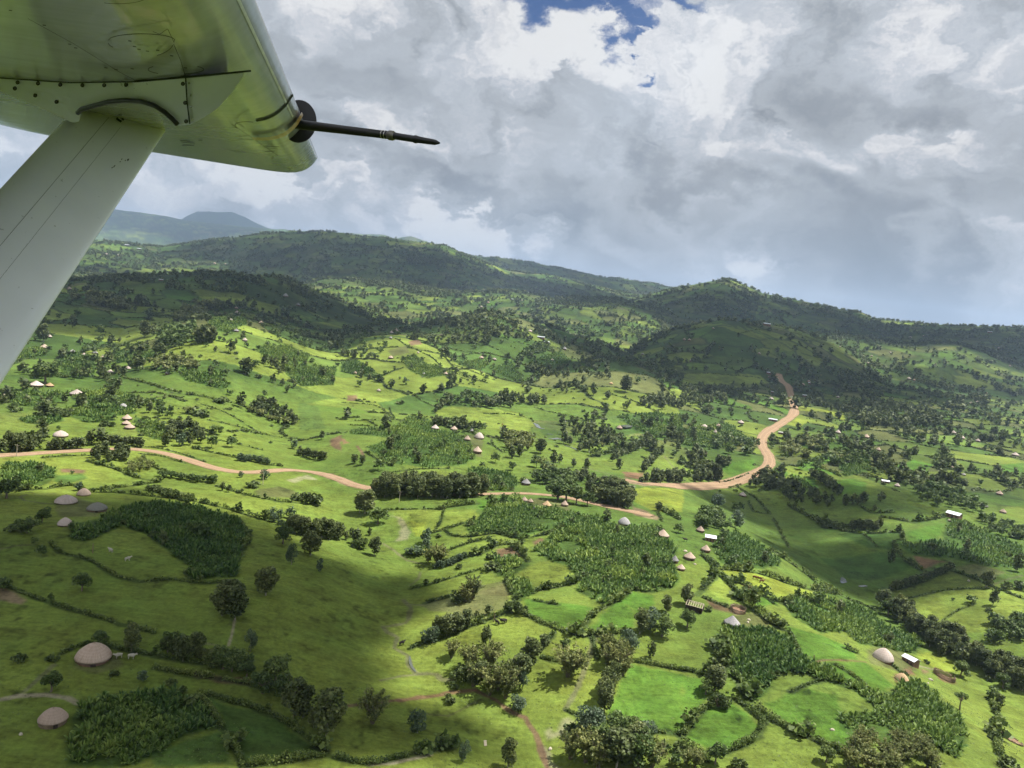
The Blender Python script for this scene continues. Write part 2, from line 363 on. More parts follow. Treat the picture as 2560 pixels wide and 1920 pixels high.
def thatch(name, a, b):
    m, n, out = new_mat(name); tcn = n.new('ShaderNodeTexCoord').outputs['Object']
    s = n.new('ShaderNodeSeparateXYZ'); n.l.new(tcn, s.inputs[0])
    an = n.math('ARCTAN2', s.outputs[0], s.outputs[1]); cv = n.new('ShaderNodeCombineXYZ')
    n.put(cv.inputs[0], n.math('MULTIPLY', an, 14)); n.put(cv.inputs[1], n.math('MULTIPLY', s.outputs[2], 1.6))
    oi = n.new('ShaderNodeObjectInfo'); n.put(cv.inputs[2], n.math('MULTIPLY', oi.outputs['Random'], 50))
    f, _ = n.noise(cv.outputs[0], 1.0, 5, .65); g, _ = n.noise(tcn, .8, 4, .6)
    wv = n.new('ShaderNodeTexWave', bands_direction='Z'); wv.inputs['Scale'].default_value = 2.6; wv.inputs['Distortion'].default_value = 2.2; wv.inputs['Detail'].default_value = 3; n.l.new(tcn, wv.inputs[0])
    h = n.math('ADD', n.math('ADD', n.math('MULTIPLY', f, .52), n.math('MULTIPLY', g, .43)), n.math('MULTIPLY', wv.outputs['Fac'], .05))
    c = n.ramp(h, [(.32, a), (.66, b)])
    # overall tone differs from hut to hut at random
    hs = n.new('ShaderNodeHueSaturation'); n.l.new(c, hs.inputs['Color']); n.put(hs.inputs['Value'], n.math('MULTIPLY_ADD', oi.outputs['Random'], .35, .82))
    bb = principled(n, out, hs.outputs[0], .9, .1); bump(n, bb, f, .06, .7)
    return m
M['tan'] = thatch('thatch_tan', (.26, .19, .145), (.47, .37, .30))
M['pale'] = thatch('thatch_pale', (.28, .23, .20), (.52, .44, .40))
M['grey'] = thatch('thatch_grey', (.15, .145, .145), (.38, .365, .36))
M['dark'] = thatch('thatch_dark', (.10, .098, .085), (.22, .215, .185))
M['straw'] = thatch('thatch_straw', (.30, .20, .11), (.50, .36, .22))
def tin(name, c0):
    m, n, out = new_mat(name); tcn = n.new('ShaderNodeTexCoord').outputs['Object']
    w = n.new('ShaderNodeTexWave'); w.inputs['Scale'].default_value = 2.2; n.l.new(tcn, w.inputs[0])
    f, _ = n.noise(tcn, 1.2, 4, .6); c = n.ramp(f, [(.3, tuple(x*.75 for x in c0)), (.65, c0)])
    b = principled(n, out, c, .42, .5, Metallic=.25); bump(n, b, w.outputs['Fac'], .03, .6); return m
M['tin'] = tin('corrugated_metal', (.66, .70, .76))
M['tindark'] = tin('dull_corrugated_metal', (.35, .34, .33))

# ------------------------------------------------------------------ template geometry (unit height)
def quads(P, size, up=.35, asp=1.0, rng=RNG):
    """leaf quads centred on P with random attitude"""
    n = len(P); nr = rng.normal(size=(n, 3)); nr[:, 2] = np.abs(nr[:, 2])+up
    nr /= np.linalg.norm(nr, axis=1, keepdims=True)
    a = np.cross(nr, rng.normal(size=(n, 3))); a /= np.linalg.norm(a, axis=1, keepdims=True)+1e-9; b = np.cross(nr, a)
    s = (size*(.6+.8*rng.random(n)))[:, None] if np.ndim(size) == 0 else size[:, None]
    a = a*s*.5*asp; b = b*s*.5
    V = np.stack([P-a-b*.6, P+a*.8-b, P+a+b*.7, P-a*.7+b], 1).reshape(-1, 3)
    return V, np.arange(4*n).reshape(-1, 4)
def crown_pts(kind, n, seed):
    g = np.random.default_rng(seed)
    if kind in ('euc', 'blue'):
        k = 15 if kind == 'euc' else 11
        zc = np.linspace(.22, .95, k)+g.normal(0, .02, k); rad = .17*np.sin(np.clip((zc-.08)/.95, 0, 1)*math.pi)**.7+.03
        if kind == 'blue': rad *= 1.5
        th = g.random(k)*6.28; C = np.stack([np.cos(th)*rad*.75, np.sin(th)*rad*.75, zc], 1); cr = rad*.75+.04
    elif kind == 'round':
        k = 22; th = g.random(k)*6.28; rr_ = np.sqrt(g.random(k))*.33; zc = .38+g.random(k)*.48-.4*(rr_/.33)**2*.3
        C = np.stack([np.cos(th)*rr_, np.sin(th)*rr_, zc], 1); cr = .10+g.random(k)*.09
    elif kind == 'bush':
        k = 16; th = g.random(k)*6.28; rr_ = np.sqrt(g.random(k))*.5; zc = .18+g.random(k)*.6*(1-rr_)
        C = np.stack([np.cos(th)*rr_, np.sin(th)*rr_, zc], 1); cr = .16+g.random(k)*.10
    elif kind == 'umbrella':
        k = 12; th = g.random(k)*6.28; rr_ = np.sqrt(g.random(k))*.28; zc = .72+g.random(k)*.2-rr_*.2
        C = np.stack([np.cos(th)*rr_, np.sin(th)*rr_, zc], 1); cr = .07+g.random(k)*.06
    elif kind == 'bamboo':
        k = 46; P = []
        for i in range(k):
            th = g.random()*6.28; lean = .12+.36*g.random()**.8; L = .55+.45*g.random(); m = max(3, n//k)
            t = (np.linspace(.25, 1, m)+g.normal(0, .02, m)); rr_ = .06+lean*t**2.1; z = L*np.sin(np.clip(t, 0, 1.1)*1.45)*(1-.18*lean)
            w = .05*(1.1-t)+.012
            P.append(np.stack([np.cos(th)*rr_+g.normal(0, 1, m)*w, np.sin(th)*rr_+g.normal(0, 1, m)*w, z+g.normal(0, 1, m)*w], 1))
        return np.concatenate(P)
    wt = cr**2; idx = g.choice(k, n, p=wt/wt.sum()); v = g.normal(size=(n, 3)); v /= np.linalg.norm(v, axis=1, keepdims=True)
    v *= (.55+.45*g.random(n)**.5)[:, None]; v[:, 2] *= .8
    P = C[idx]+v*cr[idx][:, None]; return P[P[:, 2] > .02]
def tube(path, rad, k=6):
    path = np.array(path, float); V = []; F = []
    for i, p in enumerate(path):
        d = path[min(i+1, len(path)-1)]-path[max(i-1, 0)]; d /= np.linalg.norm(d)+1e-9
        a = np.cross(d, (.3, .9, .1)); a /= np.linalg.norm(a); b = np.cross(d, a); r_ = rad[i] if np.ndim(rad) else rad
        for j in range(k):
            t = 6.2832*j/k; V.append(p+(a*math.cos(t)+b*math.sin(t))*r_)
    for i in range(len(path)-1):
        for j in range(k):
            F.append([i*k+j, i*k+(j+1) % k, (i+1)*k+(j+1) % k, (i+1)*k+j])
    n0 = len(V); c = [0, 0]
    V.append(path[-1]+0*path[-1]); e = (len(path)-1)*k
    for j in range(0, k): F.append([e+j, e+(j+1) % k, n0, n0])
    return np.array(V), np.array(F)
def join(parts):
    V = []; F = []; o = 0
    for v, f in parts: V.append(v); F.append(np.asarray(f)+o); o += len(v)
    return np.concatenate(V), np.concatenate(F)
def fix(name, V, F, mats, smooth=False):
    """mesh from quads some of which may be triangles (last index repeated)"""
    me = bpy.data.meshes.new(name)
    fs = [tuple(dict.fromkeys(int(i) for i in f)) for f in F]
    me.from_pydata([tuple(map(float, v)) for v in V], [], [f for f in fs if len(f) > 2])
    for p in me.polygons: p.use_smooth = smooth
    for m in mats: me.materials.append(m)
    return me
def trunk_geo(kind, seed):
    g = np.random.default_rng(seed+99); P = []
    if kind in ('euc', 'blue'):
        P.append(tube([(0, 0, -.03), (.005, 0, .3), (-.004, .006, .6), (.003, 0, .93)], [.022, .016, .011, .004]))
        for i in range(7):
            t = g.random()*6.28; z = .25+.09*i; r_ = .12
            P.append(tube([(0, 0, z), (math.cos(t)*r_*.5, math.sin(t)*r_*.5, z+.06), (math.cos(t)*r_, math.sin(t)*r_, z+.13)], [.008, .005, .002], 4))
    elif kind in ('round', 'umbrella'):
        zt = .3 if kind == 'round' else .55
        P.append(tube([(0, 0, -.03), (.01, .01, zt*.5), (0, 0, zt), (.01, 0, zt+.2)], [.045, .034, .028, .012]))
        for i in range(8):
            t = i*.785+g.random()*.5; r_ = .25*g.random()+.1
            P.append(tube([(0, 0, zt*.85), (math.cos(t)*r_*.5, math.sin(t)*r_*.5, zt+.12), (math.cos(t)*r_, math.sin(t)*r_, zt+.30)], [.022, .013, .004], 5))
    elif kind == 'bush':
        for i in range(6):
            t = i*1.05; P.append(tube([(0, 0, -.04), (math.cos(t)*.15, math.sin(t)*.15, .25), (math.cos(t)*.32, math.sin(t)*.32, .5)], [.03, .02, .006], 5))
    else:
        for i in range(16):
            t = i*2.4; q = .08+.02*(i % 4); le = .1+.22*g.random()
            P.append(tube([(math.cos(t)*.04, math.sin(t)*.04, -.03), (math.cos(t)*q, math.sin(t)*q, .4), (math.cos(t)*(q+le), math.sin(t)*(q+le), .8)], [.009, .007, .003], 4))
    return join(P)
MATOF = dict(euc='euc', round='round', bamboo='bamboo', bush='bush', blue='blue', umbrella='round')
TREE = {}
for kd, n, sz in (('euc', 1500, .052), ('round', 1900, .050), ('bamboo', 2600, .040), ('bush', 1100, .085), ('blue', 1100, .055), ('umbrella', 700, .045)):
    TREE[kd] = []
    for v in range(3 if kd != 'umbrella' else 1):
        P = crown_pts(kd, n, 100+v*7); V, F = quads(P, sz, .35, 1.0 if kd != 'bamboo' else 1.5)
        cm = mesh_np('crown', V, F, [M[MATOF[kd]]]); tv, tf = trunk_geo(kd, v)
        TREE[kd].append((cm, fix('trunk', tv, tf, [M['barkpale' if kd in ('euc', 'blue') else 'bark']], True)))
LOD = {}
for kd in ('euc', 'round', 'bamboo', 'bush', 'blue'):
    for lv, n, sz in ((0, 260, .11), (1, 80, .17), (2, 26, .28)):
        L = []
        for v in range(4):
            P = crown_pts(kd, n, 300+v*11+lv); V, F = quads(P, sz*(1.5 if kd == 'bush' else 1), .35)
            if lv < 2 and kd != 'bush':
                tv, tf = tube([(0, 0, -.03), (0, 0, .55)], [.022, .012], 4); tf = tf[:4]
            else: tv, tf = np.zeros((0, 3)), np.zeros((0, 4), int)
            if len(tv): V, F = join([(V, F), (tv, tf)])
            L.append((V, F))
        LOD[kd, lv] = L
def scatter(name, items, mats, **kw):
    """items: (V, F, x, y, z, height, width factor, rotation, material index) merged into one mesh"""
    VV = []; FF = []; MI = []; o = 0
    for (V, F, x, y, z, h, w, rot, mi) in items:
        c, s = math.cos(rot), math.sin(rot)
        vx = (V[:, 0]*c-V[:, 1]*s)*h*w+x; vy = (V[:, 0]*s+V[:, 1]*c)*h*w+y
        VV.append(np.stack([vx, vy, V[:, 2]*h+z], 1).astype(np.float32)); FF.append(F+o); o += len(V); MI.append(np.full(len(F), mi))
    me = mesh_np(name, np.concatenate(VV), np.concatenate(FF), mats, midx=np.concatenate(MI))
    return link(name, me, **kw)
# ------------------------------------------------------------------ land cover
COLR = dict(grassY=(.132, .172, .031), grass=(.084, .132, .026), vivid=(.066, .138, .020), lime=(.168, .205, .030), lush=(.046, .088, .020), olive=(.100, .108, .040), brown=(.125, .075, .050), dark=(.026, .042, .015), earth=(.20, .145, .095), redearth=(.150, .085, .054), pale=(.25, .22, .155), marsh=(.050, .085, .024), path=(.115, .118, .058))
# hand surveyed fields, photo outline -> ground
FIELDS = [
 ('olive', 'I1200,900 1330,860 1480,930 1530,1010 1450,1060 1330,1010 1220,980'), ('olive', 'I330,690 480,640 570,740 440,760'), ('olive', 'D330,760 480,730 660,790 640,860 400,860'), ('olive', 'E1140,750 1260,740 1480,780 1480,830 1280,815 1160,780'), ('olive', 'G480,960 760,930 840,1010 620,1040 480,1010'), ('olive', 'E790,330 880,330 920,370 900,470 840,460 800,390'), ('brown', 'E1550,1240 1600,1290 1560,1310'), ('brown', 'C1480,1010 1560,1000 1570,1030 1490,1040'), ('brown', 'B430,760 500,750 520,780 450,790'), ('olive', 'B300,820 420,790 440,830 330,860'),
 ('brown', 'E1000,1070 1110,1055 1160,1110 1150,1125 1000,1130'), ('brown', 'E870,1350 1060,1290 1090,1330 1080,1370 900,1410'),
 ('olive', 'E450,1430 870,1360 1090,1380 1100,1440 860,1520 600,1460'), ('redearth', 'E0,350 60,380 0,395'), ('redearth', 'E1820,570 1950,575 1965,625 1840,605'),
 ('olive', 'D1640,690 1800,660 1900,690 1950,740 1700,735'), ('brown', 'I145,558 300,600 345,655 200,630'), ('brown', 'I370,462 460,478 530,522 420,500'),
 ('redearth', 'F1490,1110 1600,1130 1700,1150 1640,1170 1560,1200'), ('brown', 'B40,1110 100,1105 100,1145 30,1148'), ('brown', 'E1240,1020 1290,1000 1310,1015 1260,1040'),
 ('brown', 'D2140,360 2212,330 2212,440 2150,400'), ('brown', 'D380,548 560,556 540,580 400,572'), ('lush', 'D360,590 540,580 560,610 420,650 350,630'),
 ('vivid', 'H1580,760 1870,515 1920,560 1830,600 1905,655 1890,745 1700,775'), ('vivid', 'H1860,985 2212,1050 2212,1440 2000,1420 1700,1330 1790,1170'),
 ('vivid', 'I0,1055 170,1085 150,1200 50,1330 0,1400'), ('vivid', 'I280,1220 420,1300 490,1380 400,1500 240,1560 50,1480 60,1380 150,1290'),
 ('lush', 'G1340,1200 1500,1250 1800,1340 2090,1560 1800,1600 1560,1630 1420,1340'), ('lush', 'G900,1560 1420,1430 1520,1640 1000,1658'),
 ('lime', 'I250,360 400,382 700,472 850,512 1060,578 900,562 740,532 640,562 440,462 280,402'), ('lime', 'I1530,925 1600,910 1740,960 1795,1032 1700,1042 1560,975'),
 ('vivid', 'I400,505 480,510 620,590 500,612 420,562'), ('grassY', 'I160,500 240,425 300,470 370,590 300,590 200,540'),
 ('vivid', 'I680,740 900,800 1140,905 1130,955 850,975 760,925'), ('vivid', 'I900,975 1180,975 1380,1130 1280,1200 1100,1120 980,1050'),
 ('vivid', 'I540,1240 800,1150 1000,1180 1100,1480 1050,1560 850,1450 600,1330'), ('vivid', 'I700,590 860,560 950,640 900,680 760,640'),
 ('vivid', 'F1430,970 1560,930 1700,900 1660,1000 1500,1030'), ('vivid', 'H1180,560 1450,590 1640,620 1550,730 1400,750 1210,660'),
 ('grassY', 'E1210,1180 1350,1140 1480,1190 1530,1270 1380,1310 1240,1330 1100,1260'), ('vivid', 'E1750,1080 1800,1000 1900,1030 1870,1100'), ('vivid', 'E1860,1340 2020,1365 2020,1420 1930,1500 1820,1400'),
 ('grassY', 'E290,820 880,812 880,885 600,955 480,965'), ('vivid', 'E880,750 1000,745 990,800 900,830'), ('lime', 'E440,880 540,900 540,990 470,990'),
 ('grass', 'F0,680 210,690 260,780 150,830 0,860'), ('lime', 'E1880,680 2212,690 2212,830 2050,830 1900,760'), ('lime', 'I340,430 480,470 520,500'),
 ('lush', 'F1000,970 1420,960 1440,1010 1350,1080 1200,1060'), ('grass', 'F700,1030 1000,980 1040,1060 900,1110'), ('lush', 'F900,1130 1340,1080 1480,1180 1300,1260 1060,1260'),
 ('grassY', 'F1340,1340 1740,1210 1920,1265 2212,1330 2212,1500 1960,1610 1750,1600 1500,1500 1400,1400'), ('olive', 'F1760,1190 1900,1160 2100,1220 2000,1260 1900,1250'),
 ('olive', 'H550,580 1060,440 1100,530 880,640 560,640'), ('pale', 'H1300,1420 1350,1400 1370,1430 1400,1420 1430,1335 1470,1330 1500,1360 1470,1390 1450,1440 1400,1450 1330,1480'),
 ('pale', 'H1270,1480 1340,1530 1380,1560 1370,1600 1400,1655 1310,1655 1290,1560'), ('pale', 'E330,1025 380,975 400,920 360,870 300,850 390,860 450,960 430,1005'),
 ('pale', 'D1850,620 1990,590 2060,620 1960,615 1900,640'), ('earth', 'E1880,790 2050,860 2040,880 1900,850'), ('earth', 'E1840,605 1950,640 2212,650 2212,672 1960,662 1840,640'),
 ('redearth', 'I1390,1050 1480,1010 1500,1050 1440,1110 1380,1100'), ('brown', 'I1540,1015 1600,1020 1600,1045 1555,1045'), ('redearth', 'I1640,1040 1755,1075 1760,1100 1700,1105 1650,1075'),
 ('earth', 'I315,610 400,610 405,650 350,665 315,640'), ('earth', 'G0,490 90,520 160,570 140,600 60,590 0,560'), ('marsh', 'E1250,250 1430,240 1420,370 1330,350 1280,300'), ('marsh', 'D1930,110 2060,150 2110,290 1950,300'),
 ('marsh', 'B1700,1240 1950,1250 1900,1290 1750,1285'), ('olive', 'E1300,830 1400,820 1380,850'), ('lush', 'B1760,1310 1860,1300 1950,1350 1800,1380 1750,1350'),
 ('lush', 'F1300,1000 1420,960'), ('vivid', 'C1370,1360 1500,1320 1620,1350 1580,1400 1480,1410'), ('vivid', 'C960,1470 1110,1440 1200,1470 1170,1540 1020,1540'),
 ('vivid', 'C590,1370 680,1400 670,1430 600,1400'), ('vivid', 'C700,1410 850,1440 900,1540 780,1470'), ('vivid', 'C750,1340 960,1280 970,1330 850,1360 1030,1420 900,1410 760,1380'),
 ('vivid', 'C230,1340 460,1320 460,1380 320,1430 230,1370'), ('vivid', 'C2050,1350 2212,1340 2212,1400 2070,1400'), ('lime', 'C760,970 1050,1020 1050,1070 920,1010 740,1000'), ('lime', 'C660,1090 750,1050 820,1070 760,1110'),
 ('grassY', 'C0,760 500,770 560,820 300,860 0,860'), ('grassY', 'B600,1210 700,1180 900,1190 1150,1220 1250,1290 1200,1350 930,1330 870,1280 620,1240')]
FIELDS = [f for f in FIELDS if len(f[1].split()) > 2]
ENSET = [  # plots of broad-leaved enset, with a label each
 ('E1000,740 1150,725 1180,775 1290,815 1400,805 1480,830 1700,875 1790,935 2040,920 2100,1010 2190,1085 2140,1150 2200,1280 2150,1320 2020,1360 1880,1340 1800,1400 1700,1430 1500,1330 1540,1270 1470,1180 1340,1140 1240,1080 1330,1000 1440,930 1300,950 1130,1000 1000,960 810,965 810,910 900,860', 'largest dense enset plot, spreading down from the three huts below the road', 'enset'),
 ('E420,215 560,222 600,300 720,310 790,340 840,380 850,430 870,480 800,520 560,545 300,510 200,440 160,410 330,350 60,325 60,292 390,272', 'oval enset plot left of the pointed thatched huts above the road', 'enset'),
 ('E850,540 950,550 1100,590 1150,640 1100,690 930,690 880,640 800,570', 'small enset plot behind the dark eucalyptus grove beside the road', 'enset'),
 ('E980,1140 1130,1120 1210,1170 1100,1250 1010,1250 960,1190', 'enset patch just below the square brown ploughed field', 'enset2'),
 ('E1090,1260 1150,1250 1220,1290 1250,1350 1160,1400 1100,1360', 'tall thin enset patch beside the pale yellow clearing', 'enset2'),
 ('F200,990 330,960 520,1040 560,1100 640,1140 620,1180 480,1195 260,1160 200,1090', 'rounded enset plot right of the white metal roofed house', 'enset'),
 ('I740,558 860,545 1100,590 1230,650 1330,740 1500,800 1560,860 1500,915 1300,880 1150,860 1050,780 900,790 720,680 660,600', 'enset plot stretching behind the large pale hut on the right', 'enset2'),
 ('I250,745 480,748 690,790 760,940 900,1000 1200,1150 1320,1170 1500,1090 1650,1200 1800,1330 1850,1450 1780,1600 1600,1500 1100,1480 980,1330 1250,1290 1130,1170 1000,1120 800,1060 600,1040 560,1150 450,1230 330,1080 225,840', 'long curved enset plot running from the dark grey hut to the lower right', 'enset'),
 ('G520,1262 700,1190 900,1160 1100,1170 1290,1205 1380,1310 1420,1400 1200,1430 1050,1560 900,1640 400,1658 450,1500 470,1340', 'big shaded enset plot beside the round walled hut at the bottom left', 'enset'),
 ('D440,920 560,890 700,850 860,790 1000,752 1180,772 1540,870 1600,960 1565,1090 1530,1250 1230,1278 1220,1180 1060,1070 960,980 800,920 700,960 560,1030 450,1010', 'curved shaded enset plot right of the pink roofed huts', 'enset'),
 ('D0,520 180,512 350,540 370,600 300,645 0,690', 'enset plot under the left end of the road', 'enset'),
 ('D120,220 400,192 420,240 300,265 150,255', 'small enset patch above the roadside hut on the left', 'enset2'), ('D410,160 700,152 745,240 560,250 430,205', 'enset patch left of the stacked brown huts', 'enset2'),
 ('D860,205 1030,250 1100,340 1000,315 870,275', 'narrow enset patch right of the stacked brown huts', 'enset'), ('A350,1180 480,1150 620,1160 600,1200 480,1205 380,1197', 'enset strip right of the big dark round tree', 'enset'),
 ('A1310,790 1560,762 1600,860 1500,920 1350,900', 'enset on the knoll behind the dark wood at left', 'enset'), ('A1670,1000 1860,1000 2010,1060 1980,1105 1700,1090', 'enset on the slope right of the knoll', 'enset2'),
 ('B1775,1245 2000,1225 2212,1232 2212,1370 2000,1372 1900,1335 1800,1265', 'enset plot beside the hut and pond left of the bend', 'enset'), ('B720,885 900,872 960,912 900,950 780,922', 'oval enset plot on the sunny hillside terraces', 'enset2'),
 ('B945,930 1100,892 1150,950 1190,1025 1000,965', 'triangular enset plot under the hillside terraces', 'enset'), ('B1200,890 1420,822 1500,900 1300,932', 'enset around the hut on the round middle knoll', 'enset'),
 ('F1370,1020 1500,1035 1680,1010 1710,870 1800,880 2000,960 2212,1055 2212,1200 1950,1180 1740,1130 1500,1115', 'wide enset plot below the white roofed brick house', 'enset'),
 ('C60,1105 300,1085 440,1195 300,1250 0,1225 0,1125', 'enset around the pale huts left of the road bend', 'enset'), ('F985,495 1200,470 1230,560 1050,600', 'enset patch around the small hut right of the bend', 'enset'),
 ('A1160,1160 1440,1180 1500,1260 1420,1280 1200,1220', 'thin enset strip in the upper left pastures', 'enset2'), ('A720,1040 1010,1050 1000,1090 760,1110', 'enset below the dark wood in the upper left', 'enset'),
 ('B0,900 100,880 190,930 250,1000 100,980 0,960', 'enset above the hut at the left of the middle hills', 'enset'), ('B380,870 480,850 540,900 660,930 700,980 560,1000 440,950', 'enset between small huts on the middle slope', 'enset2'),
 ('A380,1060 500,1045 610,1065 620,1140 400,1165', 'enset around the small grey huts below the wing strut', 'enset'), ('A90,1020 300,1000 310,1060 90,1085', 'enset below the wing strut at the far left', 'enset'), ('A430,1290 700,1275 900,1345 700,1390 480,1350', 'enset strip right of the pale cream hut at left', 'enset2'),
 ('A60,1300 400,1295 430,1345 250,1390 60,1385', 'enset in front of the big dark round tree', 'enset'), ('A560,1380 860,1370 880,1440 700,1450 560,1420', 'enset behind the stacked brown huts', 'enset2'), ('A870,1480 1040,1500 1180,1600 1030,1610 900,1560', 'enset sloping down to the left road', 'enset'), ('A1830,1100 2180,1140 2160,1250 1950,1260 1850,1180', 'enset on the slope left of the round knoll', 'enset'),
 ('F700,590 800,620 850,680 760,700 690,640', 'tiny enset patch within the dark belt of trees', 'enset')]
HEDGES = [('I700,1165 800,1120 900,1090', 1.2), ('I400,500 520,540 600,600', 1.4), ('I980,985 1080,1040 1180,1120 1250,1190', 1.4), ('E1240,1330 1380,1320 1500,1290', 1.4), ('H1620,800 1640,900 1660,960', 1.2), ('E600,955 640,900 660,820', 1.2), ('F1400,1400 1700,1330 2000,1330', .8), ('F1600,1600 1750,1480 1900,1420', .7), ('D1300,130 1500,200 1700,330', .9), ('D1150,330 1400,360 1700,430', .9), ('E0,120 250,130 330,230', 1.0), ('E350,330 370,250 480,210', 1.0),
 ('B560,742 640,832 700,902 760,962 940,1032', 1.6), ('B695,892 760,852 900,832 1010,852', 1.5), ('B700,905 800,937 900,977 960,1002', 1.5), ('B350,742 420,792 520,832 600,872 650,932', 1.6), ('B450,700 600,770 760,830 1000,850 1130,880', 1.6), ('B720,600 800,570 980,545 1100,590 1260,660', 1.6), ('B860,620 1000,640 1150,700', 1.6), ('B400,930 300,970 200,1000', 2), ('C0,420 100,405 270,410 370,440', 1.8), ('C380,500 560,470 720,500 900,560', 1.8), ('C0,760 300,770 500,790', 1.6), ('C0,840 200,850 480,860', 2.2),
 ('D0,447 150,435 300,424 420,418', 1.4), ('D270,478 420,466 560,462', 1.2), ('D870,408 1000,410 1180,452 1330,505', .9), ('D900,450 1060,470 1200,512', .8), ('E620,735 900,735', 1.2), ('F240,640 330,622 430,580', 1.4), ('F300,672 380,650', 1.6),
   # (outline, height m, width m)
 ('H670,115 700,150 800,165 980,140 1140,115', 1.8), ('E580,965 680,940 780,905 860,880', 1.8), ('E700,1075 820,1030 950,1000', 1.8), ('E580,1200 640,1172 720,1140 800,1130 940,1082', 3.4),
 ('E450,1325 600,1290 760,1240 900,1200', 1.5), ('E540,1420 620,1400 700,1380', 1.8), ('E1000,965 1160,1005 1320,975 1440,935', 2.5), ('E950,1060 1050,1035 1110,1040 1160,1090 1210,1150', 2.8),
 ('E1060,1270 1095,1340 1140,1400', 2.6), ('H1200,670 1300,720 1400,758 1500,798 1620,798 1750,788 1880,778', 2.4), ('H1240,570 1330,588 1400,600', 1.0), ('H1560,740 1640,650 1760,590 1870,510', 2.2),
 ('H1240,522 1340,490 1500,460 1540,430', 2.2), ('H600,830 760,770 880,722 1000,682 1090,640', 3.2), ('H1290,940 1350,958 1400,965', 1.5), ('H1280,890 1330,840 1375,780', 1.8), ('H1870,962 2000,982 2120,1008 2212,1028', 2.2),
 ('H1700,1350 1850,1380 2000,1420 2212,1440', 2.0), ('I0,1020 90,1040 170,1058', 2.2), ('I210,830 240,920 300,1020 400,1130 430,1220', 3.0), ('I480,1262 560,1332 700,1412 880,1482 930,1525 1050,1570', 3.0),
 ('I150,1270 60,1350 20,1430 0,1450', 3.0), ('I350,1220 480,1310 530,1362 480,1450 400,1512 280,1560', 2.6), ('I0,1500 100,1560 160,1610', 3), ('I270,420 400,470 520,540 640,590 700,570 800,545', 2.8),
 ('I560,242 700,332 800,402 880,470 960,500 1060,560', 3.0), ('I1060,560 1180,602 1260,645', 1.8), ('I250,372 480,392 700,472 820,502 1000,532', 3.0), ('I245,412 300,460 350,520 380,570', 3.2), ('I380,575 470,642 560,702 650,760', 4.0),
 ('I125,282 200,340 230,400 150,480 100,540', 3.2), ('I130,552 220,590 290,615', 1.6), ('I690,770 730,850 770,940 840,990', 1.6), ('I1340,980 1430,1052 1455,1095', 1.6), ('I1050,880 1130,915', 2.4),
 ('I1990,1200 2050,1340 2030,1480 2052,1580', 3), ('F350,660 470,730 570,842', 1.2), ('F590,870 640,970 690,1060', 1.2), ('F430,760 460,830 570,842', 1.0), ('F680,782 800,850 900,905 1000,935', 3.2),
 ('F1150,790 1220,840 1370,832', 2), ('F1170,972 1260,1052', 1.3), ('F1420,960 1430,1012 1350,1022 1400,1102 1500,1182 1560,1212', 2.6), ('F1750,1212 1900,1262 2000,1312 2212,1392', 1.5), ('F1330,1342 1500,1302 1700,1222', 2.2),
 ('F750,512 850,500 960,452', 2.5), ('F840,522 950,562 1030,602', 2.5), ('F1370,532 1500,582 1700,622 1800,642', 2.8), ('F1000,935 1150,975 1420,960', 2.6), ('F1280,860 1500,900 1700,860', 3.0),
 ('D560,500 740,545 850,600 1000,628', 2.4), ('D920,470 1000,540 1120,592 1300,622', 2.2), ('D1400,662 1600,722 1800,762 1950,772', 1.6), ('D600,690 800,668 1040,632', 2.0), ('D1230,752 1450,802 1640,862 1780,895', 2.6),
 ('D1550,882 1620,982 1570,1082', 1.8), ('D330,1022 380,1092 560,1132 640,1172 740,1242 900,1282 1100,1262 1300,1292 1530,1282', 1.4), ('D50,1312 330,1422 600,1502 800,1562 1000,1612', 1.6), ('D0,690 300,680 480,650 540,690', 2.6),
 ('D560,700 720,700 900,720 1230,752', 2.6), ('A800,1202 1120,1302 1400,1347 1550,1377', 1.8), ('D1240,412 1500,472 1700,522 1830,533', 1.8), ('D1340,232 1600,292 1930,352', .9), ('G1290,1182 1350,1262 1420,1372 1500,1482 1570,1645', 2.2),
 ('G1340,1182 1600,1252 1800,1332 1950,1432 2110,1552', 2.4), ('G1620,1642 1900,1612 2110,1572 2212,1600', 2.6), ('G390,920 500,870 600,850', 1.6), ('G640,852 800,892 1000,932 1300,982', 1.5), ('G1000,1010 1250,1060 1600,1110 1750,1150', 2.0),
 ('H0,1600 180,1638 330,1600 560,1560 760,1500', 2.4), ('E250,602 290,577 500,552 700,547', 1.0), ('E280,815 480,812 650,810', 1.0), ('E665,800 780,785 875,775', 4.5), ('E970,362 980,402 1040,442 1080,447', 1.2), ('E40,267 230,272', 1.2),
 ('E80,237 390,232 440,262', 1.2), ('E170,237 230,272', 1.2), ('E480,82 520,112 620,152', 1.2), ('E310,152 320,192 340,222', 1), ('E920,192 1100,192 1240,232', 1.1), ('E1250,152 1400,192 1600,242', 1.2), ('E1700,62 1900,112 2060,192', 1.8),
 ('E1620,472 1760,442 1900,382 2000,362', 4.0), ('E1530,420 1640,380 1800,350', 4.5), ('E1940,472 2000,502 2080,440', 2.2), ('E150,440 250,500 330,530', 1.8), ('E1500,870 1600,880', 1.5), ('E2040,800 2120,840 2190,880', 3.5), ('E2045,830 2075,890', 1.2),
 ('H440,888 520,850 600,832', 1.6), ('H1450,1280 1500,1305 1570,1325', 1.0), ('B600,930 720,960 860,1010 950,1030', 1.8), ('A1000,1100 1150,1180 1290,1170', 1.0), ('A430,700 600,750 850,780', 1.2), ('A380,1120 700,1140 1000,1150', 1.4)]
